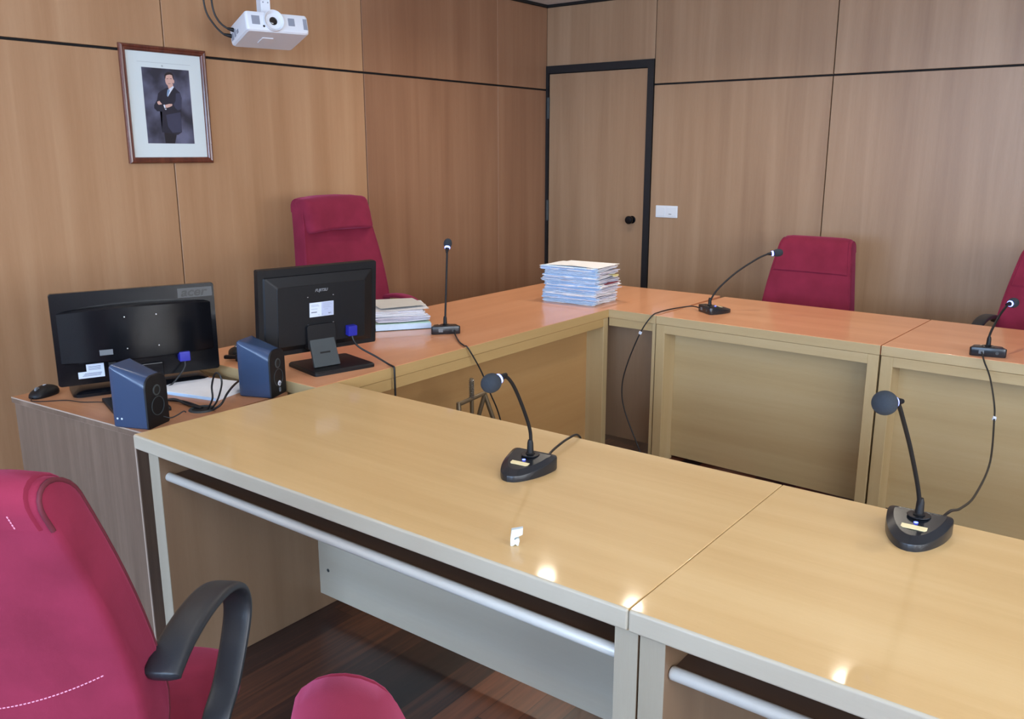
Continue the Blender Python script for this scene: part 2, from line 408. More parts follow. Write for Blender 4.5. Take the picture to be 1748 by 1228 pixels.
# walls out of frame, with windows (daylight side)
def window_wall(name, axis, pos, lo, hi, wins, thick):
    """plain white wall with rectangular openings; axis 'y' wall at y=pos, or 'x' wall at x=pos"""
    bm = bmesh.new()
    edges = [lo]
    for a, b, _, _ in wins: edges += [a, b]
    edges.append(hi)
    def bx(a, b, z0, z1):
        if axis == 'y': add_box(bm, (a, pos-thick, z0), (b, pos, z1))
        else: add_box(bm, (pos, a, z0), (pos+thick, b, z1))
    for i in range(0, len(edges), 2): bx(edges[i], edges[i+1], 0, ZC)
    for a, b, z0, z1 in wins: bx(a, b, 0, z0); bx(a, b, z1, ZC)
    return struct(finish(name, bm, WHITE))
def glass_mat():
    t = NT('window_glass'); g = t.node('ShaderNodeBsdfGlossy', i_Roughness=0.0); tr = t.node('ShaderNodeBsdfTransparent')
    mx = t.node('ShaderNodeMixShader'); mx.inputs[0].default_value = 0.06
    t.link(tr.outputs[0], mx.inputs[1]); t.link(g.outputs[0], mx.inputs[2]); t.link(mx.outputs[0], t.n['Material Output'].inputs['Surface'])
    return t.m
GLASS = glass_mat()
REARW = [(0.2, 2.4, 0.95, 2.3), (2.8, 5.6, 0.95, 2.3)]
RIGHTW = [(-7.4, -5.3, 0.95, 2.3), (-4.8, -2.7, 0.95, 2.3)]
window_wall('wall_rear', 'y', YR, WX, XR, REARW, 0.2)
window_wall('wall_right', 'x', XR, YR, WY, RIGHTW, 0.2)
def area(name, loc, rot, sx, sy, power, col):
    l = bpy.data.lights.new(name, 'AREA'); l.shape = 'RECTANGLE'; l.size = sx; l.size_y = sy; l.energy = power; l.color = col
    o = bpy.data.objects.new(name, l); COL.objects.link(o); o.location = loc; o.rotation_euler = rot; return o
DAY, DAYR = (0.47, 0.68, 1.0), (0.88, 0.93, 1.0)
PW_REAR, PW_RIGHT = 62.0, 48.0      # watts per square metre of window
k = 0
for wins, ax in ((REARW, 'y'), (RIGHTW, 'x')):
    for a, b, z0, z1 in wins:
        k += 1
        w = bpy.data.objects.new('window_%d' % k, None); COL.objects.link(w); struct(w)
        bm = bmesh.new(); gb = bmesh.new(); m = (a+b)/2; f = 0.05
        def bx(bmx, u0, u1, v0, v1, d0, d1):
            if ax == 'y': add_box(bmx, (u0, YR-d1, v0), (u1, YR-d0, v1))
            else: add_box(bmx, (XR+d0, u0, v0), (XR+d1, u1, v1))
        for u0, u1, v0, v1 in ((a, b, z0, z0+f), (a, b, z1-f, z1), (a, a+f, z0+f, z1-f), (b-f, b, z0+f, z1-f), (m-f/2, m+f/2, z0+f, z1-f)):
            bx(bm, u0, u1, v0, v1, 0.06, 0.11)
        bx(gb, a+f, b-f, z0+f, z1-f, 0.08, 0.086)
        finish('window_frame', bm, WHITE, w); finish('window_pane', gb, GLASS, w)
        A = (b-a)*(z1-z0); zc = (z0+z1)/2
        if ax == 'y': area('daylight_rear', ((a+b)/2, YR-0.16, zc), (PI/2, 0, 0), b-a, z1-z0, A*PW_REAR, DAY)
        else: area('daylight_right', (XR+0.16, (a+b)/2, zc), (PI/2, 0, PI/2), b-a, z1-z0, A*PW_RIGHT, DAYR)
# ceiling downlights
def downlight(x, y, label, power, size=0.10, spread=150):
    t = thing('ceiling_downlight', label, 'ceiling light', (x, y, ZC), 0, 'ceiling downlights')
    lathe('lamp_ring', [(size*0.5, -0.001), (size*0.68, -0.001), (size*0.68, -0.006), (size*0.5, -0.012), (size*0.5, -0.001)], WHITE, t)
    lathe('lamp_diffuser', [(0, -0.003), (size*0.5, -0.003), (size*0.5, -0.001), (0, -0.001)], LAMPGLOW, t)
    l = bpy.data.lights.new('downlight_beam', 'AREA'); l.shape = 'DISK'; l.size = size; l.energy = power; l.color = (1.0, 0.90, 0.74); l.spread = math.radians(spread)
    o = bpy.data.objects.new('downlight_beam', l); COL.objects.link(o); o.location = (x, y, ZC-0.015)
PW_DOWN, PW_MID, PW_BACK = 6.5, 1.4, 5.0
for x, nm in ((0.64, 'left'), (1.245, 'centre'), (2.43, 'right')):
    downlight(x, -0.87, 'round recessed ceiling light, %s one of the row above the back benches' % nm, PW_DOWN)
for x, nm in ((0.64, 'leftmost'), (1.84, 'second from the left'), (3.04, 'third from the left'), (4.24, 'rightmost')):  # unseen middle row, added to light the near desktops from above
    downlight(x, -3.25, 'unseen added ceiling light, %s of the fill row above the front desks' % nm, PW_MID, spread=120)
for x, nm in ((0.9, 'left'), (2.4, 'middle'), (3.9, 'right')):  # unseen rear row, added as warm fill light
    downlight(x, -5.6, 'unseen added ceiling light, %s one of the fill row behind the near chairs' % nm, PW_BACK, spread=120)

# ------------------------------------------------------------------ desks
def slab(name, lo, hi, mat, parent, r=0.004): return box(name, lo, hi, mat, parent, bevel=r, seg=3)
Y3, Y4 = -3.687, -2.966
def near_desk(x0, x1, pl, pr, label, skew):
    t = thing('desk', label, 'desk', (x0, Y3, 0), 0, 'desks of the near row')
    L = x1-x0; D = Y4-Y3
    dt = prism('desktop', [(0, 0.004), (L, 0.004), (L, D), (skew, D)], 0.698, 0.74, TOPX, t, bevel=0.0025, seg=2)
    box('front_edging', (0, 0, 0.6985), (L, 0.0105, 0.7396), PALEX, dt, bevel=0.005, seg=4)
    for a, b in (pl, pr):
        s = box('side_panel', (a-x0, 0.014, 0.0), (b-x0, 0.615, 0.698), PANELZ, t, bevel=0.0015, seg=1)
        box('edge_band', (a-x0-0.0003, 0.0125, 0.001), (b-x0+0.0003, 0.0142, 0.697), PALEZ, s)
    i0, i1 = pl[1]-x0, pr[0]-x0
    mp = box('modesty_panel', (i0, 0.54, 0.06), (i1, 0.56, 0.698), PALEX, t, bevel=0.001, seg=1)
    for xx in (i0+0.045, i1-0.045):
        lathe('screw_cap', [(0, 0.001), (0.006, 0.001), (0.006, -0.001), (0, -0.001)], DARKGREY, mp, 12, frame((xx, 0.54, 0.155), (1, 0, 0), (0, 0, 1), (0, -1, 0)))
    sh = box('under_shelf', (i0, 0.05, 0.617), (i1, 0.5, 0.63), SHELF, t)
    bm = bmesh.new(); add_tube(bm, [(i0+0.001, 0.038, 0.628), (i0+0.004, 0.038, 0.628), (i1-0.001, 0.038, 0.628)], 0.0125, 14, radii=[0.010, 0.0125, 0.0125])
    finish('front_rail', bm, RODMETAL, t, smooth=0.8)
    return t
near_desk(1.206, 2.7712, (1.257, 1.304), (2.741, 2.786), 'light beech desk in front, with silver rail under it, holding the small white clip', 0.0225)
near_desk(2.7722, 4.34, (2.791, 2.838), (4.25, 4.296), 'light beech desk at the right front, cut off by the frame edge', 0)

# corner bench along the left wall, L-shaped top turning the corner
X1, Y1, X2, Y2, YE, XC = 1.227, -1.192, 0.452, -0.462, -3.055, 1.4945
cd = thing('corner_desk', 'long beech desk along the left wall, turning the corner under the tall paper stack', 'desk', (X2, YE, 0))
def P(x, y): return (x-X2, y-YE)
poly = [P(X2, YE+0.0025), P(X1-0.0025, YE+0.0025), P(X1-0.0025, Y1+0.0025), P(XC, Y1-0.0085), P(XC, Y2-0.01), P(X2, Y2)]
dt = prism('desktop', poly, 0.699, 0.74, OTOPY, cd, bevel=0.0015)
box('front_edging', (*P(X1-0.004, YE), 0.6995), (*P(X1, Y1), 0.7388), AMBERE, dt, bevel=0.0012, seg=2)
box('end_edging', (*P(X2, YE), 0.6995), (*P(X1-0.004, YE+0.004), 0.7388), BODYX, dt, bevel=0.0012, seg=2)
prism('front_edging', [P(X1-0.004, Y1-0.0), P(XC-0.0005, Y1-0.011), P(XC-0.0005, Y1-0.007), P(X1-0.004, Y1+0.004)], 0.6995, 0.7388, BODYX, dt, bevel=0.001)
box('front_rail', (*P(X1-0.022, YE+0.05), 0.657), (*P(X1-0.002, Y1-0.042), 0.698), AMBERE, cd, bevel=0.001, seg=1)
box('front_panel', (*P(X1-0.118, YE+0.05), 0.0), (*P(X1-0.1, Y1-0.042), 0.698), AMBERY, cd)
box('post', (*P(X1-0.118, Y1-0.042), 0.0), (*P(X1-0.0015, Y1-0.001), 0.698), BODYZ, cd, bevel=0.0015, seg=1)
box('post', (*P(X1-0.118, YE+0.008), 0.0), (*P(X1-0.0015, YE+0.05), 0.698), BODYZ, cd, bevel=0.0015, seg=1)
box('end_panel', (*P(X2+0.02, YE+0.008), 0.0), (*P(X1-0.118, YE+0.03), 0.698), BODYZ, cd)
box('corner_rail', (*P(X1, Y1+0.004), 0.657), (*P(XC-0.016, Y1+0.022), 0.698), BODYX, cd, bevel=0.001, seg=1)
box('corner_panel', (*P(X1-0.1, Y1+0.1), 0.05), (*P(XC-0.016, Y1+0.118), 0.698), PANELZ, cd)
box('corner_post', (*P(XC-0.02, Y1-0.003), 0.0), (*P(XC-0.003, Y1+0.3), 0.698), BODYZ, cd, bevel=0.001, seg=1)
# benches in front of the back wall
RB = -0.0432
def back_desk(xa, length, label):
    ya = Y1 + RB*(xa-X1)
    t = thing('desk', label, 'desk', (xa, ya, 0), math.atan(RB), 'desks in front of the back wall')
    L = length-0.0025; D = 0.716
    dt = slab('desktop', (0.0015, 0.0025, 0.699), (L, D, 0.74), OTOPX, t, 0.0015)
    box('front_edging', (0.0015, 0, 0.6995), (L, 0.004, 0.7388), BODYX, dt, bevel=0.0012, seg=2)
    box('front_rail', (0.05, 0.002, 0.657), (L-0.046, 0.022, 0.698), BODYX, t, bevel=0.001, seg=1)
    for a, b in ((0.003, 0.05), (L-0.046, L-0.002)):
        box('post', (a, 0.0015, 0.0), (b, 0.12, 0.698), BODYZ, t, bevel=0.0015, seg=1)
        box('side_panel', (a+0.008, 0.12, 0.0), (b-0.008, 0.68, 0.698), PANELZ, t)
    box('front_panel', (0.05, 0.105, 0.02), (L-0.046, 0.12, 0.698), BODYX, t)
    return t
back_desk(XC+0.0005, 1.0415, 'beech desk under the second microphone from the left wall, before the wide red chair')
back_desk(2.5365, 1.2, 'beech desk at the right by the back wall, cut off by the frame edge')

# lower side cabinet in walnut laminate
cab = thing('side_cabinet', 'low brown walnut cabinet on the left carrying the computer gear', 'cabinet', (0.405, -3.662, 0), math.radians(4.6))
CZ = 0.705
bm = bmesh.new(); add_box(bm, (0, 0, CZ-0.019), (0.735, 0.535, CZ)); ctop = finish('cabinet_top', bm, CABX, cab)
box('top_edge_band', (-0.0006, -0.0012, CZ-0.019), (0.7356, 0.0002, CZ-0.0002), CABZ, ctop)
box('edge_strip', (-0.001, -0.0016, CZ-0.0035), (0.736, 0.0004, CZ+0.0003), CABEDGE, ctop)
box('cabinet_body', (0.003, 0.006, 0.0), (0.66, 0.52, CZ-0.019), CABZ, cab)
box('edge_strip', (0.656, 0.003, 0.0), (0.6615, 0.0065, CZ-0.02), CABEDGE, cab)
box('edge_strip', (0.003, 0.0045, CZ-0.0225), (0.66, 0.0065, CZ-0.019), CABEDGE, cab)
Mg = Matrix.Translation((0.66, 0.245, CZ))
gm = lathe('grommet', [(0.030, 0.0), (0.031, 0.0045), (0.038, 0.0045), (0.041, 0.001), (0.041, 0.0), (0.030, 0.0)], DARKGREY, cab, M=Mg)
lathe('grommet_well', [(0, 0.0012), (0.030, 0.0012), (0.030, 0.0003), (0, 0.0003)], GAP, gm, M=Mg)

# ------------------------------------------------------------------ microphones
def outline(n=40):
    """shield outline, rear edge at y=0 half width .062, tip at y=.142"""
    pts = []
    half = [(0.050, 0.0), (0.058, 0.002), (0.0625, 0.010), (0.0615, 0.030), (0.056, 0.062), (0.045, 0.094), (0.031, 0.120), (0.016, 0.136), (0.0, 0.1415)]
    sm = catmull([(x, y, 0) for x, y in half], 4)
    R = [(p.x, p.y) for p in sm]
    return R + [(-x, y) for x, y in reversed(R[:-1])]
def microphone(loc, psi, label, stem_dir, stem, head_dir, head_len, head_r, cable_pts, tags=()):
    """loc: middle of the base's rear edge on the desk; stem: [(s, z)] world profile; cable in world coordinates"""
    t = thing('microphone', label, 'microphone', loc, psi, 'gooseneck microphones on the desks')
    inv = (Matrix.Translation(loc) @ Matrix.Rotation(psi, 4, 'Z')).inverted()
    O = outline()
    bm = bmesh.new()
    def zt(y): return 0.036 - 0.018*max(0, min(1, (y-0.03)/0.11))
    r0 = [Vector((x*0.985, 0.002+y*0.985, 0.0)) for x, y in O]
    r0b = [Vector((x, y, 0.004)) for x, y in O]
    r1 = [Vector((x, y, 0.032-0.021*max(0, min(1, y/0.125))**0.8)) for x, y in O]
    r2 = [Vector((x*0.985, 0.001+y*0.985, 0.0345-0.020*max(0, min(1, y/0.125))**0.8)) for x, y in O]
    r3 = [Vector((x*0.80, 0.006+y*0.76, zt(y*0.76))) for x, y in O]
    r4 = [Vector((x*0.785, 0.007+y*0.745, zt(y*0.745)-0.0008)) for x, y in O]
    add_loft(bm, [r0, r0b, r1, r2, r3, r4])
    base = finish('microphone_base', bm, MICBODY, t, smooth=0.5)
    zp = zt(0.085)
    Mp = frame((0, 0.082, zt(0.082)+0.0004), (1, 0, 0), (0, 0.985, -0.16), (0, 0.16, 0.985))
    prism('name_plate', [(-0.024, -0.007), (0.024, -0.007), (0.024, 0.004), (0.020, 0.008), (-0.020, 0.008), (-0.024, 0.004)], 0, 0.0012, GOLD, base, M=Mp)
    lathe('indicator_light', [(0, 0.0), (0.0042, 0.0), (0.0042, 0.001), (0.0, 0.0022)], LED, base, n=12, M=Matrix.Translation((0, 0.062, zt(0.062))))
    lathe('stem_plate', [(0, 0.0), (0.023, 0.0), (0.022, 0.0012), (0, 0.0014)], MICBODY, base, n=24, M=Matrix.Translation((0, 0.031, zt(0.03)-0.0002)))
    box('socket', (-0.032, -0.0012, 0.010), (-0.014, 0.0008, 0.024), STICKERG, base)
    lathe('socket', [(0, 0.001), (0.006, 0.001), (0.006, -0.001), (0, -0.001)], DARKGREY, base, n=12, M=frame((0.03, -0.0005, 0.016), (1, 0, 0), (0, 0, 1), (0, -1, 0)))
    # stem (local)
    R = Matrix.Rotation(-psi, 3, 'Z')
    d = R @ Vector((*stem_dir, 0)).normalized()
    B = Vector((0, 0.031, 0))
    pts = [B + d*s + Vector((0, 0, z-loc[2])) for s, z in stem]
    lathe('stem_collar', [(0.0085, 0.0), (0.0115, 0.004), (0.0085, 0.006), (0.0075, 0.03), (0.0055, 0.038), (0.0, 0.038)], BLACKPL, base, n=16, M=Matrix.Translation((0, 0.031, 0.035)))
    g = tube('gooseneck', pts, 0.0044, BLACKPL, t, n=10)
    # head
    hd = (R @ Vector(head_dir)).normalized(); hp = pts[-1]
    side = hd.cross(Vector((0, 0, 1))); side = side.normalized() if side.length > 0.05 else Vector((1, 0, 0)); up2 = side.cross(hd)
    Mh = frame(hp, side, up2, hd)
    lathe('head_neck', [(0.0045, -0.018), (0.006, -0.012), (0.0085, 0.0), (0.010, 0.006), (0, 0.006)], BLACKPL, g, n=16, M=Mh)
    lathe('light_ring', [(0.0088, 0.004), (0.0115, 0.005), (0.0125, 0.009), (0.0115, 0.013), (0, 0.013)], LEDW, g, n=20, M=Mh)
    prof = [(head_r*math.sqrt(max(0, 1-(2*q-1)**2))**0.85, 0.008+head_len*q) for q in [i/12 for i in range(13)]]
    prof[0] = (0.008, 0.009); prof[-1] = (0, prof[-1][1])
    lathe('windscreen', prof, FOAM, t, n=28, M=Mh)
    if cable_pts:
        cp = [inv @ Vector(p) for p in cable_pts]
        cb = tube('cable', cp, 0.0032, CABLE, t, n=8)
        for q in tags:
            sm = catmull(cp, 8); i = int(q*(len(sm)-2)); a, b = sm[i], sm[i+1]; dd = (b-a).normalized()
            s2 = dd.cross(Vector((0, 1, 0.3))).normalized(); u2 = s2.cross(dd)
            bm = bmesh.new(); add_box(bm, (-0.0055, -0.0055, -0.007), (0.0055, 0.0055, 0.007), 0.001, M=frame(a, s2, u2, dd)); finish('cable_tag', bm, STICKER, cb)
    return t
R_ = math.radians
microphone((2.232, -3.203, 0.74), R_(186), 'black gooseneck microphone on the front desk, beside the small white clip', (-0.124, -0.992),
    [(0, 0.775), (0.0, 0.831), (0.021, 0.888), (0.052, 0.95), (0.074, 0.98), (0.088, 0.988), (0.100, 0.989)], (-0.12, -0.95, -0.22), 0.050, 0.0225,
    [(2.262, -3.20, 0.756), (2.243, -3.16, 0.758), (2.225, -3.10, 0.757), (2.212, -3.03, 0.757), (2.205, -2.972, 0.749), (2.20, -2.945, 0.70), (2.20, -2.93, 0.5), (2.22, -2.90, 0.1)])
microphone((3.0835, -3.0215, 0.74), R_(183.5), 'black gooseneck microphone on the right front desk, nearest to the frame edge', (-0.33, -0.94),
    [(0, 0.775), (0.011, 0.828), (0.054, 0.924), (0.094, 0.998), (0.112, 1.028), (0.122, 1.036)], (-0.42, -0.88, 0.06), 0.046, 0.0235, None)
microphone((1.6475, -1.0055, 0.74), R_(-37.6), 'black gooseneck microphone leaning right in front of the wide red chair', (0.812, 0.584),
    [(0, 0.775), (0.008, 0.812), (0.042, 0.863), (0.117, 0.935), (0.206, 0.997), (0.252, 1.021), (0.276, 1.027)], (0.81, 0.58, 0.12), 0.052, 0.0185,
    [(1.622, -0.99, 0.756), (1.585, -0.955, 0.756), (1.54, -0.94, 0.752), (1.49, -1.03, 0.746), (1.483, -1.15, 0.746), (1.478, -1.215, 0.735), (1.43, -1.232, 0.652), (1.365, -1.235, 0.488), (1.339, -1.235, 0.364), (1.357, -1.232, 0.246), (1.436, -1.225, 0.072), (1.47, -1.22, 0.006)], tags=(0.56,))
microphone((2.914, -1.217, 0.74), R_(12.6), 'black gooseneck microphone at the right, before the cut-off red chair', (0.162, 0.987),
    [(0, 0.775), (0.002, 0.82), (0.074, 0.879), (0.150, 0.912), (0.175, 0.918)], (0.35, 0.93, 0.06), 0.046, 0.020,
    [(2.893, -1.222, 0.757), (2.905, -1.262, 0.748), (2.915, -1.285, 0.734), (2.945, -1.32, 0.685), (2.983, -1.42, 0.613), (3.0, -1.5, 0.57), (3.042, -1.8, 0.514), (3.08, -2.3, 0.574), (3.1, -2.65, 0.658), (3.122, -2.93, 0.752), (3.115, -3.018, 0.756)], tags=(0.50,))
microphone((0.992, -2.142, 0.74), R_(48.3), 'black upright gooseneck microphone on the left desk, beside the low paper pile', (-0.507, 0.862),
    [(0, 0.775), (0.008, 0.82), (0.031, 0.91), (0.060, 1.03), (0.072, 1.085), (0.074, 1.092)], (-0.3, 0.5, 0.75), 0.044, 0.018,
    [(1.018, -2.118, 0.756), (1.06, -2.16, 0.748), (1.15, -2.24, 0.745), (1.215, -2.285, 0.745), (1.24, -2.29, 0.738), (1.262, -2.24, 0.642), (1.28, -2.205, 0.545), (1.30, -2.165, 0.431), (1.32, -2.12, 0.2), (1.34, -2.1, 0.006)])

# ------------------------------------------------------------------ small white clip on the front desk
clip = thing('plastic_clip', 'small white curled plastic clip lying on the front desk', 'clip', (2.470, -3.600, 0.74), R_(37))
pf = [(-0.013, 0.0), (-0.0125, 0.016), (-0.0105, 0.034), (0.012, 0.038), (0.0115, 0.024), (0.004, 0.020), (-0.004, 0.018), (-0.006, 0.0145), (-0.004, 0.012), (-0.0005, 0.0165), (0.004, 0.016), (0.0055, 0.010), (0.003, 0.0), (0.0, 0.0005), (-0.003, 0.005), (-0.006, 0.0005), (-0.0095, 0.0)]
prism('clip_body', pf, -0.005, 0.005, plain('white_clip_plastic', srgb(206, 218, 222), 0.4), clip, bevel=0.0006, M=frame((0, 0, 0.0), (1, 0, 0), (0, 0, 1), (0, -1, 0)), seg=1)

# ------------------------------------------------------------------ file bundles
def sheet(bm, w, d, z, th, seed, amp=0.0025, mi=0, nx=7, ny=6, edge=0.003):
    r = random.Random(seed); ph = [r.uniform(0, 6.28) for _ in range(4)]
    cx, cy, rot = r.uniform(-edge, edge)*1.5, r.uniform(-edge, edge)*1.5, r.uniform(-0.018, 0.018)
    co, si = math.cos(rot), math.sin(rot)
    def pt(i, j, top):
        x = (i/nx-0.5)*w; y = (j/ny-0.5)*d
        if i in (0, nx): x += r2.uniform(-edge, edge)
        if j in (0, ny): y += r2.uniform(-edge, edge)
        zz = z + amp*(math.sin(x*17+ph[0])*math.cos(y*15+ph[1]) + 0.6*math.sin(x*31+y*23+ph[2]))*min(1, abs(2*i/nx-1)+abs(2*j/ny-1))
        return (cx+x*co-y*si, cy+x*si+y*co, zz+(th if top else 0))
    r2 = random.Random(seed+5); st = r2.getstate()
    bot = [[bm.verts.new(pt(i, j, False)) for j in range(ny+1)] for i in range(nx+1)]
    r2.setstate(st)
    top = [[bm.verts.new(pt(i, j, True)) for j in range(ny+1)] for i in range(nx+1)]
    fs = []
    for i in range(nx):
        for j in range(ny):
            fs.append(bm.faces.new((top[i][j], top[i+1][j], top[i+1][j+1], top[i][j+1])))
            fs.append(bm.faces.new((bot[i][j], bot[i][j+1], bot[i+1][j+1], bot[i+1][j])))
    for i in range(nx):
        fs.append(bm.faces.new((bot[i][0], bot[i+1][0], top[i+1][0], top[i][0]))); fs.append(bm.faces.new((bot[i+1][ny], bot[i][ny], top[i][ny], top[i+1][ny])))
    for j in range(ny):
        fs.append(bm.faces.new((bot[0][j+1], bot[0][j], top[0][j], top[0][j+1]))); fs.append(bm.faces.new((bot[nx][j], bot[nx][j+1], top[nx][j+1], top[nx][j])))
    for f in fs: f.material_index = mi
def bundle(loc, rz, w, d, h, seed, label, group, cover=BLUEP, pages=PAPERL, nsheet=5, extra=None):
    """tied case file: pages plus a folded card cover whose spine faces local -y"""
    t = thing('case_file', label, 'paper file', loc, rz, group)
    bm = bmesh.new(); n = nsheet; hh = (h-0.003)/n
    for i in range(n): sheet(bm, w*0.985, d-0.006, 0.0015+i*hh, hh*0.93, seed*31+i, amp=0.0012, edge=0.007)
    bm.transform(Matrix.Translation((0, 0.003, 0)))
    finish('pages', bm, pages, t)
    # cover: spine strips with torn ends, several folded layers
    r = random.Random(seed); bm = bmesh.new(); layers = max(2, int(h/0.0055)); lh = h/layers; N = 16
    for l in range(layers):
        z0 = l*lh; off = r.uniform(-0.003, 0.003); xl = -w/2+r.uniform(-0.008, 0.008); xr = w/2+r.uniform(-0.014, 0.006)
        ph = r.uniform(0, 6); rows = []
        for i in range(N+1):
            x = xl+(xr-xl)*i/N; wav = 0.0009*math.sin(x*28+ph)
            end = r.uniform(-0.003, 0.002) if i in (0, N) else 0
            y = -d/2+off+0.0008*math.sin(x*40+ph*2)
            row = [(x+end, y+0.030, z0+lh*0.95+wav*0.5), (x, y+0.003, z0+lh*0.95+wav), (x+end, y-0.0015, z0+lh*0.6+wav), (x-end, y-0.0005, z0+lh*0.25+wav), (x, y+0.004, z0+wav*0.5+0.0002), (x, y+0.030, z0+wav*0.3+0.0002)]
            rows.append([bm.verts.new((a, b, min(max(c, 0.0002), h))) for a, b, c in row])
        for a, b in zip(rows, rows[1:]):
            for k in range(6): bm.faces.new((a[k], a[(k+1) % 6], b[(k+1) % 6], b[k]))
        bm.faces.new(rows[0][::-1]); bm.faces.new(rows[-1])
    finish('cover', bm, cover, t, smooth=0.8)
    if extra: extra(t)
    return t
GR = 'case files of the tall stack'
th = [0.022, 0.020, 0.022, 0.019, 0.022, 0.018, 0.021, 0.020, 0.021]
ordn = ['lowest', 'second lowest', 'third lowest', 'fourth from the bottom', 'middle', 'fourth from the top', 'third from the top', 'second from the top']
zz = 0.74; SX, SY, SR = 0.977, -1.060, R_(4)
covers = [BLUEP2, BLUEP, BLUEP2, BLUEP, BLUEP, BLUEP2, BLUEP, BLUEP2, BLUEP]
def red_x(t): box('red_divider', (0.02, -0.06, 0.0192), (0.169, 0.085, 0.0212), REDP, t)
def yel_x(t):
    bm = bmesh.new(); add_box(bm, (0.09, 0.03, 0.0155), (0.182, 0.082, 0.0164)); add_box(bm, (0.172, 0.035, 0.008), (0.183, 0.085, 0.0165)); finish('yellow_note', bm, YELLOWP, t)
for i, h in enumerate(th):
    if i < 8: lab = '%s blue-edged paper file in the tall stack near the corner' % ordn[i]
    else: lab = 'topmost blue-edged paper file in the tall stack, under a loose white sheet'
    w = 0.315+rnd.uniform(-0.012, 0.012)
    bundle((SX+rnd.uniform(-0.011, 0.011), SY+rnd.uniform(-0.008, 0.008), zz), SR+rnd.uniform(-0.045, 0.045), w, 0.235, h, 40+i, lab, GR, covers[i], PAPERL if i % 2 else PAPER, 5,
           extra=red_x if i == 4 else (yel_x if i == 6 else None))
    zz += h+0.0006
def loose_sheet(loc, rz, w, d, label, mat, seed, curl, group=None):
    bm = bmesh.new(); nx, ny = 14, 12; th_ = 0.0005
    def zf(x, y): return curl(x/w+0.5, y/d+0.5)
    T = [[bm.verts.new(((i/nx-0.5)*w, (j/ny-0.5)*d, zf((i/nx-0.5)*w, (j/ny-0.5)*d)+th_)) for j in range(ny+1)] for i in range(nx+1)]
    B = [[bm.verts.new(v.co-Vector((0, 0, th_))) for v in row] for row in T]
    for i in range(nx):
        for j in range(ny):
            bm.faces.new((T[i][j], T[i+1][j], T[i+1][j+1], T[i][j+1])); bm.faces.new((B[i][j], B[i][j+1], B[i+1][j+1], B[i+1][j]))
    for i in range(nx):
        bm.faces.new((B[i][0], B[i+1][0], T[i+1][0], T[i][0])); bm.faces.new((B[i+1][ny], B[i][ny], T[i][ny], T[i+1][ny]))
    for j in range(ny):
        bm.faces.new((B[0][j+1], B[0][j], T[0][j], T[0][j+1])); bm.faces.new((B[nx][j], B[nx][j+1], T[nx][j+1], T[nx][j]))
    o = finish('loose_sheet', bm, mat, None, smooth=0.8); o.location = loc; o.rotation_euler = (0, 0, rz)
    return tag(o, label, 'paper sheet', group)
loose_sheet((SX+0.012, SY+0.006, zz), R_(1), 0.30, 0.22, 'loose white sheet on top of the tall paper stack', PAPER, 3, lambda u, v: 0.0006+0.004*(1-v)**2*math.sin(u*3.0)**2+0.003*u*v)
# low pile left of the upright microphone
GL = 'papers of the low pile'
PX, PY, PRZ = 0.690, -2.12, R_(55)
def binder(loc, rz):
    t = thing('ring_binder', 'pale blue binder at the bottom of the low paper pile', 'binder', loc, rz)
    w, d, h = 0.24, 0.22, 0.034
    box('back_cover', (-w/2-0.004, -d/2-0.006, 0.0), (w/2+0.004, d/2+0.004, 0.003), BLACKPL, t)
    bm = bmesh.new()
    for i in range(4): sheet(bm, w-0.004, d-0.004, 0.003+i*0.0068, 0.0064, 300+i, amp=0.0005, edge=0.002)
    finish('pages', bm, GREENP, t)
    bm = bmesh.new(); add_prism(bm, [(-w/2-0.003, 0.003), (w/2+0.003, 0.003), (w/2+0.003, 0.026), (-w/2-0.003, 0.030)], 0, 0.0015, M=frame((0, -d/2-0.0035, 0), (1, 0, 0), (0, 0, 1), (0, -1, 0)))
    add_box(bm, (w/2-0.001, -d/2-0.004, 0.003), (w/2+0.003, d/2, 0.022)); finish('cover', bm, BLUEP2, t)
    return t
binder((PX, PY, 0.74), PRZ)
bundle((PX-0.004, PY+0.002, 0.7748), PRZ+0.05, 0.235, 0.21, 0.022, 71, 'lilac-white bundle of papers just above the pale blue binder', GL, PAPERL, PAPERL, 4)
bundle((PX-0.012, PY-0.004, 0.7974), PRZ-0.07, 0.23, 0.205, 0.026, 72, 'thick white bundle directly under the top sheets of the low pile', GL, PAPER, PAPERL, 4)
loose_sheet((PX-0.008, PY, 0.8242), PRZ-0.04, 0.25, 0.225, 'white sheet with curling corner, second from the top of the low pile', PAPER, 5, lambda u, v: 0.0015+0.006*v*v*(1-u)+0.004*u*u, GL)
loose_sheet((PX-0.022, PY+0.012, 0.8305), PRZ+0.12, 0.21, 0.20, 'cream sheet lying topmost on the low paper pile', PAPERG, 6, lambda u, v: 0.005+0.008*v*v*(1-u)+0.003*u, GL)
# papers on the cabinet
pc = thing('paper_pad', 'flat stack of white papers on the cabinet between the two speakers', 'papers', (0.840, -3.215, CZ), R_(14))
bm = bmesh.new()
for i in range(3): sheet(bm, 0.27, 0.20, 0.0002+i*0.0035, 0.0033, 500+i, amp=0.0002, edge=0.0015)
finish('paper_block', bm, PAPER, pc)
bm = bmesh.new(); sheet(bm, 0.27, 0.20, 0.0107, 0.0006, 511, amp=0.0002, edge=0.001); finish('top_sheet', bm, PAPER, pc)
bm = bmesh.new(); add_box(bm, (-0.135, -0.1035, 0.0004), (0.135, -0.1015, 0.010)); finish('blue_card_edge', bm, BLUEP, pc)

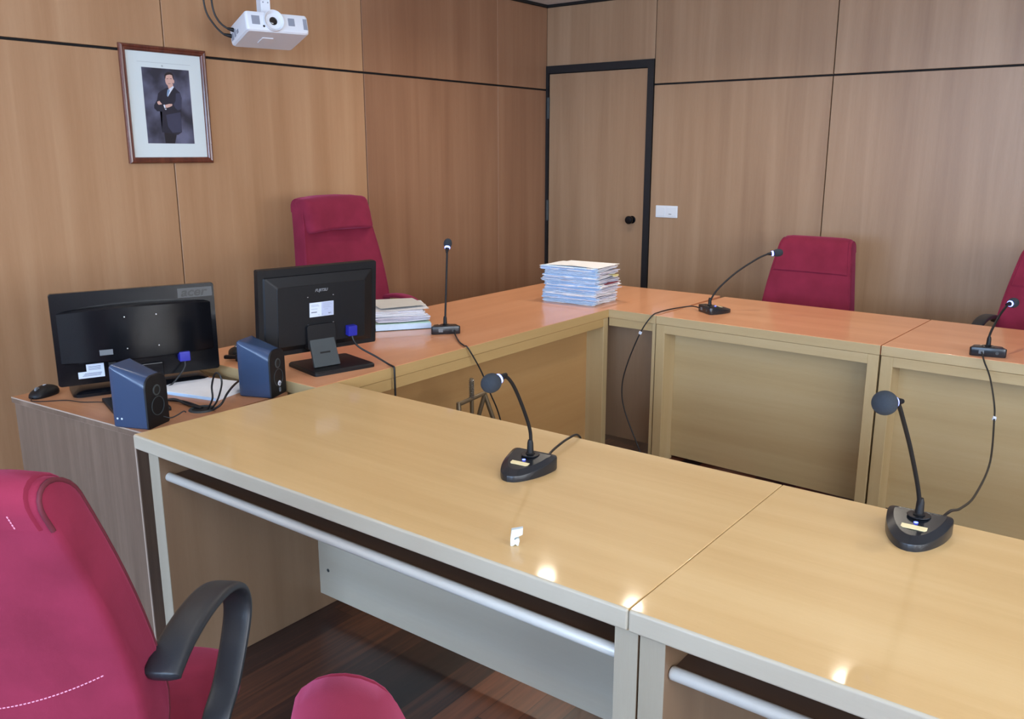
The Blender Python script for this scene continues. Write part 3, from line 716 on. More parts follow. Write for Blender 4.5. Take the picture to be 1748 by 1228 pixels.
# ------------------------------------------------------------------ monitors (seen from behind)
def rrect(w, h, r, n=5):
    pts = []
    for cx, cy, a0 in ((w/2-r, h/2-r, 0), (-w/2+r, h/2-r, 90), (-w/2+r, -h/2+r, 180), (w/2-r, -h/2+r, 270)):
        for k in range(n+1):
            a = math.radians(a0+90*k/n); pts.append((cx+r*math.cos(a), cy+r*math.sin(a)))
    return pts
# local: x = to the right as seen from behind, -y = towards viewer (rear of monitor), z up
m1 = thing('monitor', 'wide glossy black monitor seen from behind on the cabinet, beside the mouse', 'monitor', (0.657, -3.336, CZ), R_(69.3))
W1, Z0, Z1 = 0.517, 0.041, 0.350
def MR(o): return frame(o, (1, 0, 0), (0, 0, 1), (0, -1, 0))    # xy plane faces viewer
prism('housing', rrect(W1, Z1-Z0, 0.008), -0.012, 0.006, BLACKGL, m1, bevel=0.002, M=MR((0, 0, (Z0+Z1)/2)))
# bulging rear shell: cylinder-like bulge curving away at both sides
bm = bmesh.new(); nx = 26; rows = []
for i in range(nx+1):
    u = i/nx*2-1; x = u*0.243; y = -0.007-0.040*(1-abs(u)**2.2)
    zt_ = Z1-0.050-0.012*(u*u); zb = Z0+0.074
    rows.append([bm.verts.new((x, y+0.004, zb)), bm.verts.new((x, y, zb+0.004)), bm.verts.new((x, y, zt_-0.006)), bm.verts.new((x, y+0.006, zt_)), bm.verts.new((x, -0.004, zt_+0.002)), bm.verts.new((x, -0.004, zb-0.002))])
for a, b in zip(rows, rows[1:]):
    for k in range(6): bm.faces.new((a[k], a[(k+1) % 6], b[(k+1) % 6], b[k]))
bm.faces.new(rows[0]); bm.faces.new(rows[-1][::-1])
shell = finish('rear_shell', bm, BLACKGL, m1, smooth=0.5)
ls = box('logo_strip', (0.137, -0.0068, Z1-0.046), (0.252, -0.0058, Z1-0.013), LOGOP, m1)
text_mesh('logo_lettering', 'acer', 0.042, LOGOD, ls, MR((0.188, -0.0070, Z1-0.028)), shear=0.25, xs=1.15, bold=0.0012)
for x, z in ((-0.045, 0.262), (0.055, 0.262), (-0.045, 0.155), (0.055, 0.155)):
    lathe('mounting_screw', [(0, 0.0015), (0.0022, 0.0012), (0.0028, 0), (0, 0)], CHROME, shell, 10, MR((x, -0.0470+0.04*abs(x/0.243)**2.2, z)))
lb = box('info_sticker', (-0.130, -0.0425, 0.140), (-0.084, -0.0345, 0.158), STICKERG, m1)
st = box('serial_sticker', (-0.172, -0.0085, 0.066), (-0.118, -0.0065, 0.108), STICKER, m1)
bm = bmesh.new(); add_box(bm, (-0.198, -0.009, 0.062), (-0.118, -0.007, 0.084)); finish('barcode_sticker', bm, STICKER, m1)
bm = bmesh.new()
for k_ in range(3): add_box(bm, (-0.186+0.004*k_, -0.0096, 0.069+0.004*k_), (-0.130+0.002*k_, -0.009, 0.0705+0.004*k_))
for k_ in range(3): add_box(bm, (-0.166, -0.0092, 0.089+0.005*k_), (-0.128, -0.0086, 0.0905+0.005*k_))
finish('sticker_print', bm, INK, st)
pg = box('vga_plug', (0.118, -0.046, 0.088), (0.154, -0.010, 0.122), VGA, m1, bevel=0.003)
tube('video_cable', [(0.136, -0.035, 0.092), (0.134, -0.04, 0.07), (0.115, -0.045, 0.045), (0.08, -0.05, 0.012), (0.04, -0.065, 0.004), (-0.02, -0.07, 0.004)], 0.003, CABLE, pg)
pg = box('power_plug', (-0.104, -0.03, 0.085), (-0.082, -0.008, 0.112), BLACKPL, m1, bevel=0.003)
tube('power_cable', [(-0.093, -0.026, 0.09), (-0.088, -0.032, 0.06), (-0.08, -0.045, 0.02), (-0.06, -0.06, 0.004), (-0.01, -0.075, 0.004)], 0.003, CABLE, pg)
bm = bmesh.new(); add_box(bm, (-0.07, -0.012, 0.016), (0.07, 0.03, 0.09), 0.006); finish('stand_neck', bm, BLACKGL, m1, smooth=0.6)
bm = bmesh.new()
r0 = [Vector((x, y, 0.0)) for x, y in rrect(0.44, 0.165, 0.03)]; r1 = [Vector((x, y, 0.010)) for x, y in rrect(0.44, 0.165, 0.03)]
r2 = [Vector((x*0.97, y*0.92, 0.016)) for x, y in rrect(0.44, 0.165, 0.03)]; r3 = [Vector((x*0.9, y*0.6, 0.026)) for x, y in rrect(0.44, 0.165, 0.03)]
add_loft(bm, [r0, r1, r2, r3]); bm.transform(Matrix.Translation((0.0, 0.062, 0.0003))); finish('stand_base', bm, BLACKGL, m1, smooth=0.4)

m2 = thing('monitor', 'square-footed matt black monitor seen from behind on the left desk', 'monitor', (1.005, -2.845, 0.74), R_(77.3))
W2, Z0, Z1 = 0.462, 0.062, 0.372
tilt = Matrix.Rotation(R_(3.0), 4, 'X')
prism('housing', rrect(W2, Z1-Z0, 0.004), -0.014, 0.014, BLACKPL, m2, bevel=0.002, M=MR((0, 0, (Z0+Z1)/2)))
bm = bmesh.new()
q0 = [Vector((x, -0.012, z+0.212)) for x, z in rrect(0.43, 0.27, 0.006)]; q1 = [Vector((x*0.97, -0.020, z*0.98+0.212)) for x, z in rrect(0.43, 0.27, 0.006)]
q2 = [Vector((x*1.0, -0.034, z*1.0+0.205)) for x, z in rrect(0.345, 0.215, 0.008)]; q3 = [Vector((x*0.99, -0.036, z*0.985+0.205)) for x, z in rrect(0.345, 0.215, 0.008)]
add_loft(bm, [q0, q1, q2, q3]); sh2 = finish('rear_shell', bm, BLACKPL, m2, smooth=0.3)
text_mesh('logo_lettering', 'FUJITSU', 0.014, LOGOG, sh2, MR((-0.006, -0.0364, 0.290)), shear=0.3, bold=0.0002)
for x, z in ((-0.058, 0.268), (0.042, 0.268), (-0.058, 0.168), (0.042, 0.168)):
    lathe('mounting_screw', [(0, 0.0016), (0.0024, 0.0012), (0.003, 0), (0, 0)], CHROME, sh2, 10, MR((x, -0.036, z)))
st = box('type_plate', (-0.052, -0.0372, 0.195), (0.042, -0.036, 0.247), STICKER, sh2)
INKL = plain('pale_grey_print', srgb(150, 158, 180), 0.5)
bm = bmesh.new(); add_box(bm, (-0.006, -0.0375, 0.196), (0.0405, -0.0371, 0.2455)); fin = finish('plate_tint', bm, plain('pale_lilac_print', srgb(184, 192, 216), 0.5), m2)
fin.parent = sh2
bm = bmesh.new()
for k_, (x0, x1, z) in enumerate(((-0.006, 0.022, 0.238), (-0.006, 0.026, 0.2335), (0.04, 0.07, 0.241), (0.04, 0.074, 0.236), (0.04, 0.066, 0.231), (0.04, 0.07, 0.226), (0.044, 0.06, 0.219), (-0.006, 0.018, 0.223), (0.02, 0.028, 0.2015), (0.034, 0.04, 0.2015))):
    add_box(bm, (x0-0.04, -0.0378, z), (x1-0.04, -0.0374, z+0.0012))
finish('plate_print', bm, INKL, st)
bm = bmesh.new(); add_box(bm, (-0.046, -0.0378, 0.2105), (-0.024, -0.0374, 0.2135)); add_box(bm, (0.022, -0.0378, 0.202), (0.026, -0.0374, 0.206)); add_box(bm, (0.029, -0.0378, 0.202), (0.031, -0.0374, 0.207)); finish('bold_print', bm, INK, st)
pg = box('vga_plug', (0.090, -0.062, 0.112), (0.126, -0.036, 0.150), VGA, m2, bevel=0.003)
untilt = (Matrix.Translation((0, 0.016, 0)) @ Matrix.Rotation(R_(5), 4, 'X')).inverted()
tube('video_cable', [untilt @ Vector(q_) for q_ in [(0.108, -0.046, 0.118), (0.110, -0.052, 0.09), (0.128, -0.062, 0.062), (0.168, -0.105, 0.030), (0.19, -0.155, 0.007), (0.189, -0.185, 0.0045), (0.188, -0.199, 0.001), (0.187, -0.2025, -0.03), (0.187, -0.203, -0.15)]], 0.0038, CABLE, pg)
# leaning neck plate and square foot
for ch in m2.children: ch.rotation_euler = (R_(5), 0, 0); ch.location = (0, 0.016, 0)
neck = prism('stand_neck', [(-0.052, 0.0), (0.050, 0.0), (0.046, 0.118), (-0.050, 0.118)], -0.006, 0.006, DARKGREY, m2, bevel=0.002, M=frame((-0.012, -0.075, 0.016), (1, 0, 0), (0, 0.33, 0.944), (0, -0.944, 0.33)))
prism('neck_bracket', rrect(0.11, 0.09, 0.01), 0.0, 0.03, BLACKPL, m2, bevel=0.002, M=MR((-0.014, -0.018, 0.12)))
for x, z in ((-0.032, 0.1), (0.011, 0.1)): lathe('neck_screw', [(0, 0.001), (0.004, 0.001), (0.004, 0), (0, 0)], GAP, neck, 10, frame((x, -0.0505, z), (1, 0, 0), (0, 0.33, 0.944), (0, -0.944, 0.33)))
prism('neck_slot', [(-0.02, -0.003), (0.02, -0.003), (0.02, 0.003), (-0.02, 0.003)], 0, 0.0006, GAP, neck, M=frame((-0.012, -0.064, 0.065), (1, 0, 0), (0, 0.33, 0.944), (0, -0.944, 0.33)))
bm = bmesh.new(); r0 = [Vector((x, y, 0.0)) for x, y in rrect(0.24, 0.215, 0.012)]; r1 = [Vector((x, y, 0.010)) for x, y in rrect(0.24, 0.215, 0.012)]; r2 = [Vector((x*0.96, y*0.96, 0.015)) for x, y in rrect(0.24, 0.215, 0.012)]
add_loft(bm, [r0, r1, r2]); bm.transform(Matrix.Translation((0.028, -0.03, 0))); finish('stand_base', bm, BLACKPL, m2, smooth=0.4)

# ------------------------------------------------------------------ speakers
def speaker(loc, rz, label, badge):
    """local: rear face at y=0 (towards viewer's right), x = width; the front leans at y=+d"""
    t = thing('desktop_speaker', label, 'speaker', loc, rz, 'pair of desktop speakers')
    w, d, hr, hf = 0.098, 0.118, 0.155, 0.190
    n = 9; prof = []
    r = 0.034
    # rear outline with rounded top corners, lofted to the taller front
    def ring(y, h, ww, rr, dx=0):
        pts = [(-ww/2, 0.004), (-ww/2+0.004, 0), (ww/2-0.004, 0), (ww/2, 0.004)]
        for k in range(n): a = PI/2*k/(n-1); pts.append((ww/2-rr+rr*math.cos(a), h-rr+rr*math.sin(a)))
        for k in range(n): a = PI/2+PI/2*k/(n-1); pts.append((-ww/2+rr+rr*math.cos(a), h-rr+rr*math.sin(a)))
        return [Vector((x+dx, y, z)) for x, z in pts]
    bm = bmesh.new()
    add_loft(bm, [ring(0.0, hr, w-0.006, 0.032), ring(0.004, hr+0.002, w, 0.034), ring(d*0.86, hf-0.004, w, 0.014), ring(d-0.006, hf, w, 0.010), ring(d, hf-0.003, w-0.006, 0.009)])
    body = finish('speaker_body', bm, SPEAKERPL, t, smooth=0.5)
    bm = bmesh.new(); add_loft(bm, [ring(-0.0022, hr-0.001, w-0.006, 0.032), ring(-0.0015, hr+0.0012, w-0.001, 0.0335), ring(0.0035, hr+0.003, w+0.0008, 0.0345)])
    rp = finish('rear_plate', bm, BLACKPL, t, smooth=0.4)
    lathe('port_ring', [(0.0125, 0.0), (0.0125, 0.0022), (0.0165, 0.0016), (0.0168, 0.0)], DARKGREY, rp, n=24, M=MR((0, -0.0021, hr-0.045)))
    lathe('bass_port', [(0.0, 0.0006), (0.0125, 0.0006), (0.0125, 0.0), (0, 0)], GAP, rp, n=24, M=MR((0, -0.0021, hr-0.045)))
    lathe('cone_ring', [(0.027, 0.0), (0.027, 0.0018), (0.029, 0.0018), (0.029, 0.0), (0.027, 0.0)], DARKGREY, rp, n=28, M=MR((0, -0.0021, 0.062)))
    if badge:
        bd = lathe('round_badge', [(0, 0.0012), (0.0095, 0.0012), (0.0095, 0), (0, 0)], STICKER, rp, n=24, M=MR((0.004, -0.0022, 0.040)))
        bm = bmesh.new()
        for k_ in range(3): add_box(bm, (-0.002+k_*0.0045, -0.0040, 0.038), (0.001+k_*0.0045, -0.0033, 0.042))
        finish('badge_mark', bm, INK, bd)
        box('rear_switch', (0.0, -0.006, 0.012), (0.006, -0.001, 0.026), STICKERG, rp)
    else:
        tube('speaker_wire', [(0.02, -0.002, 0.022), (0.03, -0.02, 0.016), (0.045, -0.034, 0.022), (0.058, -0.045, 0.03), (0.064, -0.05, 0.026)], 0.002, CABLE, rp)
        bm = bmesh.new()
        for y_ in (0.088, 0.103): add_lathe(bm, [(0, 0.0008), (0.003, 0.0008), (0.003, 0), (0, 0)], 10, frame((-w/2-0.0001, y_, 0.028+0.0), (0, -1, 0), (0, 0, 1), (-1, 0, 0)))
        finish('side_screws', bm, STICKER, body)
    bm = bmesh.new(); add_loft(bm, [ring(d-0.001, hf-0.004, w-0.012, 0.008), ring(d+0.002, hf-0.006, w-0.016, 0.008)]); finish('front_grille', bm, FOAM, t, smooth=0.4)
    return t
speaker((1.085, -3.537, CZ), R_(-247.5+180+180), 'black desktop speaker with blue sheen on its side, nearest the front desk corner', False)
speaker((1.097, -3.107, CZ), R_(-247.5+180+180), 'black desktop speaker with a round white badge, before the square-footed monitor', True)

# ------------------------------------------------------------------ mice, frame, adapters, cables on the cabinet
def mouse(loc, rz, label, group, cord):
    t = thing('computer_mouse', label, 'mouse', loc, rz, group)
    bm = bmesh.new(); rings = []
    for q, h in ((0.0, 0.94), (0.004, 1.0), (0.014, 0.98), (0.022, 0.88), (0.029, 0.66), (0.0335, 0.38), (0.0355, 0.12)):
        rings.append([Vector((v.x, v.y - 0.004*(q/0.035), q - 0.006*max(0, v.y/0.055)*(q/0.035))) for v in superring(0, 0, q, 0.031*h, 0.054*h, 2.5, 28)])
    add_loft(bm, rings); body = finish('mouse_body', bm, BLACKPL, t, smooth=1.0)
    lathe('scroll_wheel', [(0, -0.004), (0.0085, -0.004), (0.0095, 0), (0.0085, 0.004), (0, 0.004)], STICKERG, t, n=20, M=frame((0, 0.026, 0.0265), (0, 1, 0), (0, 0, 1), (1, 0, 0)))
    bm = bmesh.new(); add_lathe(bm, [(0, 0.0), (0.0035, 0.0), (0.0035, 0.001), (0, 0.0016)], 12, frame((0, -0.006, 0.0352), (1, 0, 0), (0, 2.0, 0), (0, 0, 1))); finish('mouse_logo', bm, STICKER, body)
    if cord: tube('mouse_cord', cord, 0.0016, CABLE, t, n=6)
    return t
inv = (Matrix.Translation((0.475, -3.588, CZ)) @ Matrix.Rotation(R_(-160), 4, 'Z')).inverted()
mouse((0.475, -3.588, CZ), R_(-160), 'black mouse on the left end of the brown cabinet', 'computer mice',
      [inv @ Vector(p) for p in ((0.497, -3.638, CZ+0.006), (0.52, -3.648, CZ+0.002), (0.56, -3.62, CZ+0.002), (0.60, -3.575, CZ+0.002), (0.66, -3.555, CZ+0.002), (0.705, -3.52, CZ+0.002), (0.74, -3.505, CZ+0.002))])
mouse((0.615, -2.925, 0.74), R_(60), 'black mouse on the left desk behind the wide monitor', 'computer mice', None)
tf = thing('document_tray', 'flat open black frame lying behind the blue-sheen speaker on the cabinet', 'tray', (0.702, -3.509, CZ), R_(-17.5))
bm = bmesh.new()
for lo, hi in (((0, 0, 0), (0.235, 0.022, 0.012)), ((0, 0.138, 0), (0.235, 0.160, 0.012)), ((0, 0.022, 0), (0.022, 0.138, 0.012)), ((0.213, 0.022, 0), (0.235, 0.138, 0.012))): add_box(bm, lo, hi, 0.002)
finish('tray_rim', bm, BLACKPL, tf, smooth=0.6)
ad = thing('power_adapter', 'black plug adapter with cable on the left desk beside the badge speaker', 'adapter', (0.73, -2.955, 0.74), R_(30))
box('adapter_body', (-0.045, -0.02, 0.0), (0.035, 0.02, 0.028), BLACKPL, ad, bevel=0.006)
box('adapter_plug', (-0.095, -0.009, 0.006), (-0.044, 0.009, 0.020), BLACKPL, ad, bevel=0.004)
tube('adapter_cable', [(0.03, 0.0, 0.012), (0.07, -0.03, 0.008), (0.09, -0.09, 0.0035), (0.085, -0.13, -0.006), (0.09, -0.155, -0.029), (0.14, -0.17, -0.0315), (0.2, -0.18, -0.0315)], 0.0028, CABLE, ad)
def top_tube(name, pts, r, mat, label, cat, group=None):
    return tag(tube(name, pts, r, mat, None, 8), label, cat, group)
top_tube('cable_loop', [(1.062, -3.355, CZ+0.004), (1.083, -3.35, 0.745), (1.085, -3.35, 0.785), (1.103, -3.35, 0.824), (1.122, -3.35, 0.834), (1.138, -3.35, 0.822), (1.137, -3.35, 0.795), (1.112, -3.352, 0.745), (1.075, -3.352, CZ+0.004)], 0.003, CABLE, 'black cable loop standing up out of the cabinet cable hole', 'cable')
top_tube('cable', [(1.085, -3.352, CZ+0.004), (1.106, -3.335, 0.728), (1.06, -3.28, 0.742), (0.999, -3.213, 0.744), (0.940, -3.145, 0.738), (0.893, -3.085, 0.722), (0.88, -3.066, 0.7088)], 0.0036, CABLE, 'black cable arching from the cable hole to behind the badge speaker', 'cable')
for i_, (o1, lab) in enumerate(((0.0, 'black cable from the blue-sheen speaker to the cable hole, nearest the front desk'), (0.016, 'black cable lying just behind another one from the blue-sheen speaker to the cable hole'))):
    top_tube('cable', [(0.86, -3.395+o1, CZ+0.0045), (0.91, -3.375+o1, CZ+0.013-0.0085*i_), (0.96, -3.368+o1*0.8, CZ+0.0046), (1.01, -3.372+o1*0.5, CZ+0.0076), (1.04, -3.365+o1*0.3, CZ+0.004)], 0.0042, CABLE, lab, 'cable')
bm = bmesh.new()
top_tube('network_cable', [(1.10, -3.30, 0.30), (1.115, -3.42, 0.22), (1.135, -3.52, 0.12), (1.15, -3.58, 0.03), (1.17, -3.62, 0.006), (1.22, -3.66, 0.006)], 0.0035, BLUECABLE, 'blue network cable in the gap between cabinet and front desk', 'cable')

# ------------------------------------------------------------------ metal stand on the floor beyond the front desk
fs_ = thing('metal_floor_stand', 'dark metal folding stand with a spring rod on the floor between the desks', 'stand', (1.42, -2.46, 0))
tube('spring_rod', [(-0.018, -0.004, 0.03), (-0.02, -0.002, 0.676)], 0.0075, GALV, fs_, smoothn=0)
bm = bmesh.new(); hel = [(-0.0198+0.0098*math.cos(k*0.9), -0.003+0.0098*math.sin(k*0.9), 0.600+k*0.0009) for k in range(80)]
add_tube(bm, hel, 0.0017, 5); finish('spring', bm, CHROME, fs_, smooth=1)
tube('cross_bar', [(-0.02, -0.078, 0.592), (-0.02, 0.075, 0.602)], 0.0085, GALV, fs_, smoothn=0)
for y0, y1 in ((-0.078, -0.10), (-0.078, -0.045), (0.075, 0.052), (0.075, 0.108)):
    dx = 0.13 if (y0 < 0) == (y1 < y0) else -0.13
    tube('leg', [(-0.02, y0, 0.598), (-0.02+dx, y0+(y1-y0)*4.2, 0.006)], 0.0085, GALV, fs_, smoothn=0)
box('tray_plate', (-0.06, -0.03, 0.475), (0.02, 0.06, 0.481), GALV, fs_)
lathe('rod_foot', [(0, 0.0), (0.05, 0.0), (0.05, 0.008), (0.012, 0.03), (0, 0.03)], GALV, fs_, M=Matrix.Translation((-0.018, -0.004, 0)))

# ------------------------------------------------------------------ framed portrait
pf_ = thing('framed_portrait', 'framed photo of a standing person in dark suit, hung on the left wall', 'picture', (WX, -2.490, 1.7105))
# local: x out of wall, y right, z up
def MW(x, y, z): return frame((x, y, z), (0, 1, 0), (0, 0, 1), (1, 0, 0))
def ring_frame(bm, w, h, prof):
    rows = []
    for off, x in prof:
        rows.append([bm.verts.new((x, sx*(w/2-off), sz*(h/2-off))) for sx, sz in ((-1, -1), (1, -1), (1, 1), (-1, 1))])
    m = len(rows)
    for i in range(m):
        a, b = rows[i], rows[(i+1) % m]
        for k in range(4): bm.faces.new((a[k], a[(k+1) % 4], b[(k+1) % 4], b[k]))
PW_, PH_ = 0.434, 0.522
bm = bmesh.new(); ring_frame(bm, PW_, PH_, [(0, 0.001), (0, 0.012), (0.004, 0.019), (0.010, 0.021), (0.016, 0.017), (0.022, 0.018), (0.027, 0.013), (0.0285, 0.006), (0.0285, 0.001)])
finish('picture_frame', bm, FRAMEWOOD, pf_)
mb = box('mat_board', (0.001, -PW_/2+0.02, -PH_/2+0.02), (0.006, PW_/2-0.02, PH_/2-0.02), MAT_BOARD, pf_)
bm = bmesh.new(); add_box(bm, (0.006, -0.135, 0.188), (0.0062, 0.135, 0.1895)); finish('rule_line', bm, MATLINE, mb)
lathe('crest_stamp', [(0, 0.0003), (0.005, 0.0003), (0.005, 0), (0, 0)], MATLINE, mb, n=10, M=MW(0.006, -0.012, 0.176))
C4_ = [(165, 162), (713, 210), (760, 1062), (217, 1055)]   # print corners the figure outlines are drawn in
QW, QH, QC = 0.240, 0.336, (0.004, -0.0025)
def inv_bilin(px, py):
    u, v = 0.5, 0.5
    for _ in range(12):
        (x0, y0), (x1, y1), (x2, y2), (x3, y3) = C4_
        x = (1-u)*(1-v)*x0+u*(1-v)*x1+u*v*x2+(1-u)*v*x3; y = (1-u)*(1-v)*y0+u*(1-v)*y1+u*v*y2+(1-u)*v*y3
        xu = (1-v)*(x1-x0)+v*(x2-x3); xv = (1-u)*(x3-x0)+u*(x2-x1); yu = (1-v)*(y1-y0)+v*(y2-y3); yv = (1-u)*(y3-y0)+u*(y2-y1)
        D = xu*yv-xv*yu; dx, dy = px-x, py-y
        u += (dx*yv-xv*dy)/D; v += (xu*dy-dx*yu)/D
    return QC[0]+(u-0.5)*QW, QC[1]+(0.5-v)*QH
bm = bmesh.new(); mats = [BACKDROP, TROUSER, SUIT, SUITL, SHIRT, TIE, SKIN, HAIR]
add_box(bm, (0.006, QC[0]-QW/2, QC[1]-QH/2), (0.0064, QC[0]+QW/2, QC[1]+QH/2), mi=0)
def ell(cx, cy, rx, ry, n=24): return [(cx+rx*math.cos(2*PI*k/n), cy+ry*math.sin(2*PI*k/n)) for k in range(n)]
figs = [(1, [(400, 900), (560, 900), (525, 1058), (415, 1055)]),
    (2, [(345, 470), (375, 442), (440, 408), (530, 395), (562, 428), (600, 462), (620, 525), (612, 650), (606, 800), (610, 925), (560, 958), (500, 942), (380, 925), (378, 850), (386, 680), (330, 678), (296, 640), (296, 605), (332, 545)]),
    (3, [(552, 470), (600, 468), (618, 520), (610, 655), (570, 668), (540, 640), (520, 600), (545, 560)]),
    (3, [(430, 720), (600, 690), (606, 850), (600, 925), (500, 930), (450, 860)]),
    (6, [(455, 365), (520, 360), (524, 398), (470, 420)]),
    (4, [(462, 425), (520, 386), (532, 398), (492, 455), (455, 515), (448, 470)]),
    (5, [(455, 430), (474, 422), (482, 440), (470, 470), (456, 512), (446, 495), (450, 455)]),
    (2, [(532, 396), (560, 428), (455, 560), (450, 520)]),
    (2, [(345, 560), (520, 620), (540, 700), (400, 690), (300, 650), (300, 600)]),
    (6, [(332, 566), (358, 556), (388, 596), (350, 602), (336, 590)]),
    (6, [(420, 604), (470, 592), (506, 594), (504, 615), (466, 632), (432, 640)]),
    (4, [(402, 604), (416, 600), (428, 638), (412, 640)]), (4, [(412, 648), (438, 648), (430, 664)]),
    (6, ell(478, 312, 47, 74)), (6, ell(528, 335, 9, 22)),
    (7, [(428, 300), (424, 258), (442, 236), (474, 226), (506, 232), (526, 256), (532, 310), (520, 296), (512, 262), (486, 254), (456, 258), (440, 268), (434, 300)]),
    (7, [(446, 300), (468, 298), (468, 303), (446, 305)]), (7, [(486, 299), (508, 301), (508, 306), (486, 304)]), (7, [(462, 356), (494, 357), (490, 361), (466, 360)])]
for i_, (mi, poly_) in enumerate(figs):
    q = [inv_bilin(*p) for p in poly_]
    fs2 = add_prism(bm, q, 0.0064+0.00004*i_, 0.00652+0.00004*i_, mi, M=MW(0, 0, 0))
    bmesh.ops.triangulate(bm, faces=[f for f in fs2 if len(f.verts) > 4])
finish('portrait_print', bm, mats, mb)

# ------------------------------------------------------------------ switch plate
sw = thing('light_switch', 'white double light switch on the back wall, right of the black door frame', 'light switch', (0.607, WY, 1.102))
box('switch_plate', (-0.083, -0.009, -0.041), (0.083, 0.0, 0.041), SWITCH, sw, bevel=0.004)
for x in (-0.078, 0.004):
    box('rocker', (x+0.006, -0.0125, -0.030), (x+0.069, -0.008, 0.030), SWITCH, sw, bevel=0.002)
box('rocker_mark', (0.02, -0.0129, -0.018), (0.04, -0.0124, -0.014), STICKERG, sw)

# ------------------------------------------------------------------ projector on a ceiling arm
pj = thing('projector', 'white projector hanging from a perforated ceiling arm by the left wall', 'projector', (0.02, -2.215, 2.032), R_(-17))
# local +x = lens direction, y = width
PWI, PDE, PHE = 0.288, 0.225, 0.084
bm = bmesh.new()
def prr(sx, sy, z): return [Vector((x*sx, y*sy, z)) for x, y in rrect(PDE, PWI, 0.014)]
add_loft(bm, [prr(0.93, 0.93, -PHE/2), prr(0.985, 0.985, -PHE/2+0.006), prr(1, 1, -PHE/2+0.016), prr(1, 1, PHE/2-0.010), prr(0.97, 0.975, PHE/2)])
pb = finish('projector_body', bm, PROJ, pj, smooth=0.5)
ML = frame((PDE/2, -0.02, 0.006), (0, 1, 0), (0, 0, 1), (1, 0, 0))
lr = lathe('lens_barrel', [(0.045, -0.01), (0.047, 0.004), (0.046, 0.012), (0.0435, 0.012), (0.030, -0.006), (0.026, -0.02), (0, -0.02)], PROJ, pj, n=36, M=ML)
lathe('lens_cone', [(0.0432, 0.011), (0.032, -0.004), (0.022, -0.010), (0, -0.010)], plain('silver_cone', srgb(128, 138, 152), 0.35, metal=0.3), lr, n=36, M=ML)
lathe('lens', [(0.0215, -0.0098), (0.021, -0.003), (0.017, 0.001), (0.009, 0.0035), (0, 0.0042)], LENS, lr, n=30, M=ML)
def vent(y0, y1, z0, z1):
    bm = bmesh.new(); add_box(bm, (PDE/2-0.0012, y0, z0), (PDE/2+0.0006, y1, z1))
    n = 9
    for k_ in range(n): zz_ = z0+(z1-z0)*(k_+0.5)/n; add_box(bm, (PDE/2+0.0004, y0+0.001, zz_-0.0008), (PDE/2+0.0016, y1-0.001, zz_+0.0008))
    finish('vent_grille', bm, PROJGREY, pj)
vent(-0.118, -0.082, -0.014, 0.024); vent(0.048, 0.078, -0.010, 0.024); vent(0.118, 0.136, -0.022, 0.026)
lathe('sensor_window', [(0, 0.001), (0.005, 0.001), (0.005, -0.001), (0, -0.001)], LENS, pj, n=14, M=frame((PDE/2, -0.066, -0.02), (0, 1, 0), (0, 0, 1), (1, 0, 0)))
bm = bmesh.new()
for x0, x1, z0, z1 in ((-0.09, -0.062, -0.024, 0.006), (-0.052, -0.03, -0.02, 0.012), (-0.02, 0.006, -0.016, 0.0)):
    add_box(bm, (x0, -PWI/2-0.0012, z0), (x1, -PWI/2+0.001, z1))
finish('socket_panel', bm, PROJGREY, pj)
bm = bmesh.new(); add_box(bm, (-0.03, -0.05, -PHE/2-0.003), (0.035, 0.0, -PHE/2+0.001)); finish('lower_hatch', bm, PROJ, pj)
for ch in pj.children: ch.rotation_euler = (0, R_(-13), 0)
for (sy, pts) in ((0, [(-0.055, -PWI/2+0.006, 0.0), (-0.065, -PWI/2-0.025, 0.008), (-0.08, -PWI/2-0.058, 0.04), (-0.085, -PWI/2-0.078, 0.10), (-0.085, -PWI/2-0.082, 0.25), (-0.085, -PWI/2-0.082, 0.49)]),
                  (1, [(-0.088, -PWI/2+0.006, -0.022), (-0.10, -PWI/2-0.03, -0.014), (-0.12, -PWI/2-0.068, 0.03), (-0.13, -PWI/2-0.098, 0.10), (-0.13, -PWI/2-0.102, 0.25), (-0.13, -PWI/2-0.102, 0.49)])):
    cb = tube('cable', pts, 0.0042, CABLE, pj)
    a, b = Vector(pts[0]), Vector(pts[1]); bm = bmesh.new(); add_tube(bm, [a, a*0.6+b*0.4, b], 0.009, 10, radii=[0.0095, 0.009, 0.005]); finish('cable_plug', bm, BLACKPL, cb, smooth=0.8)
arm = box('ceiling_arm', (-0.035, -0.040, PHE/2+0.010), (0.02, 0.004, ZC-2.033), PROJ, pj, bevel=0.002)
for k_ in range(4):
    for yy in (-0.029, -0.007):
        lathe('arm_hole', [(0, 0.0006), (0.0035, 0.0006), (0.0035, -0.001), (0, -0.001)], PROJGREY, arm, 10, frame((0.02, yy, PHE/2+0.03+k_*0.048), (0, 1, 0), (0, 0, 1), (1, 0, 0)))
bm = bmesh.new(); add_box(bm, (-0.06, -0.075, PHE/2), (0.05, 0.04, PHE/2+0.010), 0.003)
for x, y in ((-0.09, -0.09), (-0.08, 0.08), (0.08, -0.06), (0.08, 0.1)): add_tube(bm, [(x*0.4, y*0.4-0.02, PHE/2+0.006), (x, y, PHE/2+0.004)], 0.006, 8)
finish('mount_bracket', bm, PROJ, pj, smooth=0.6)

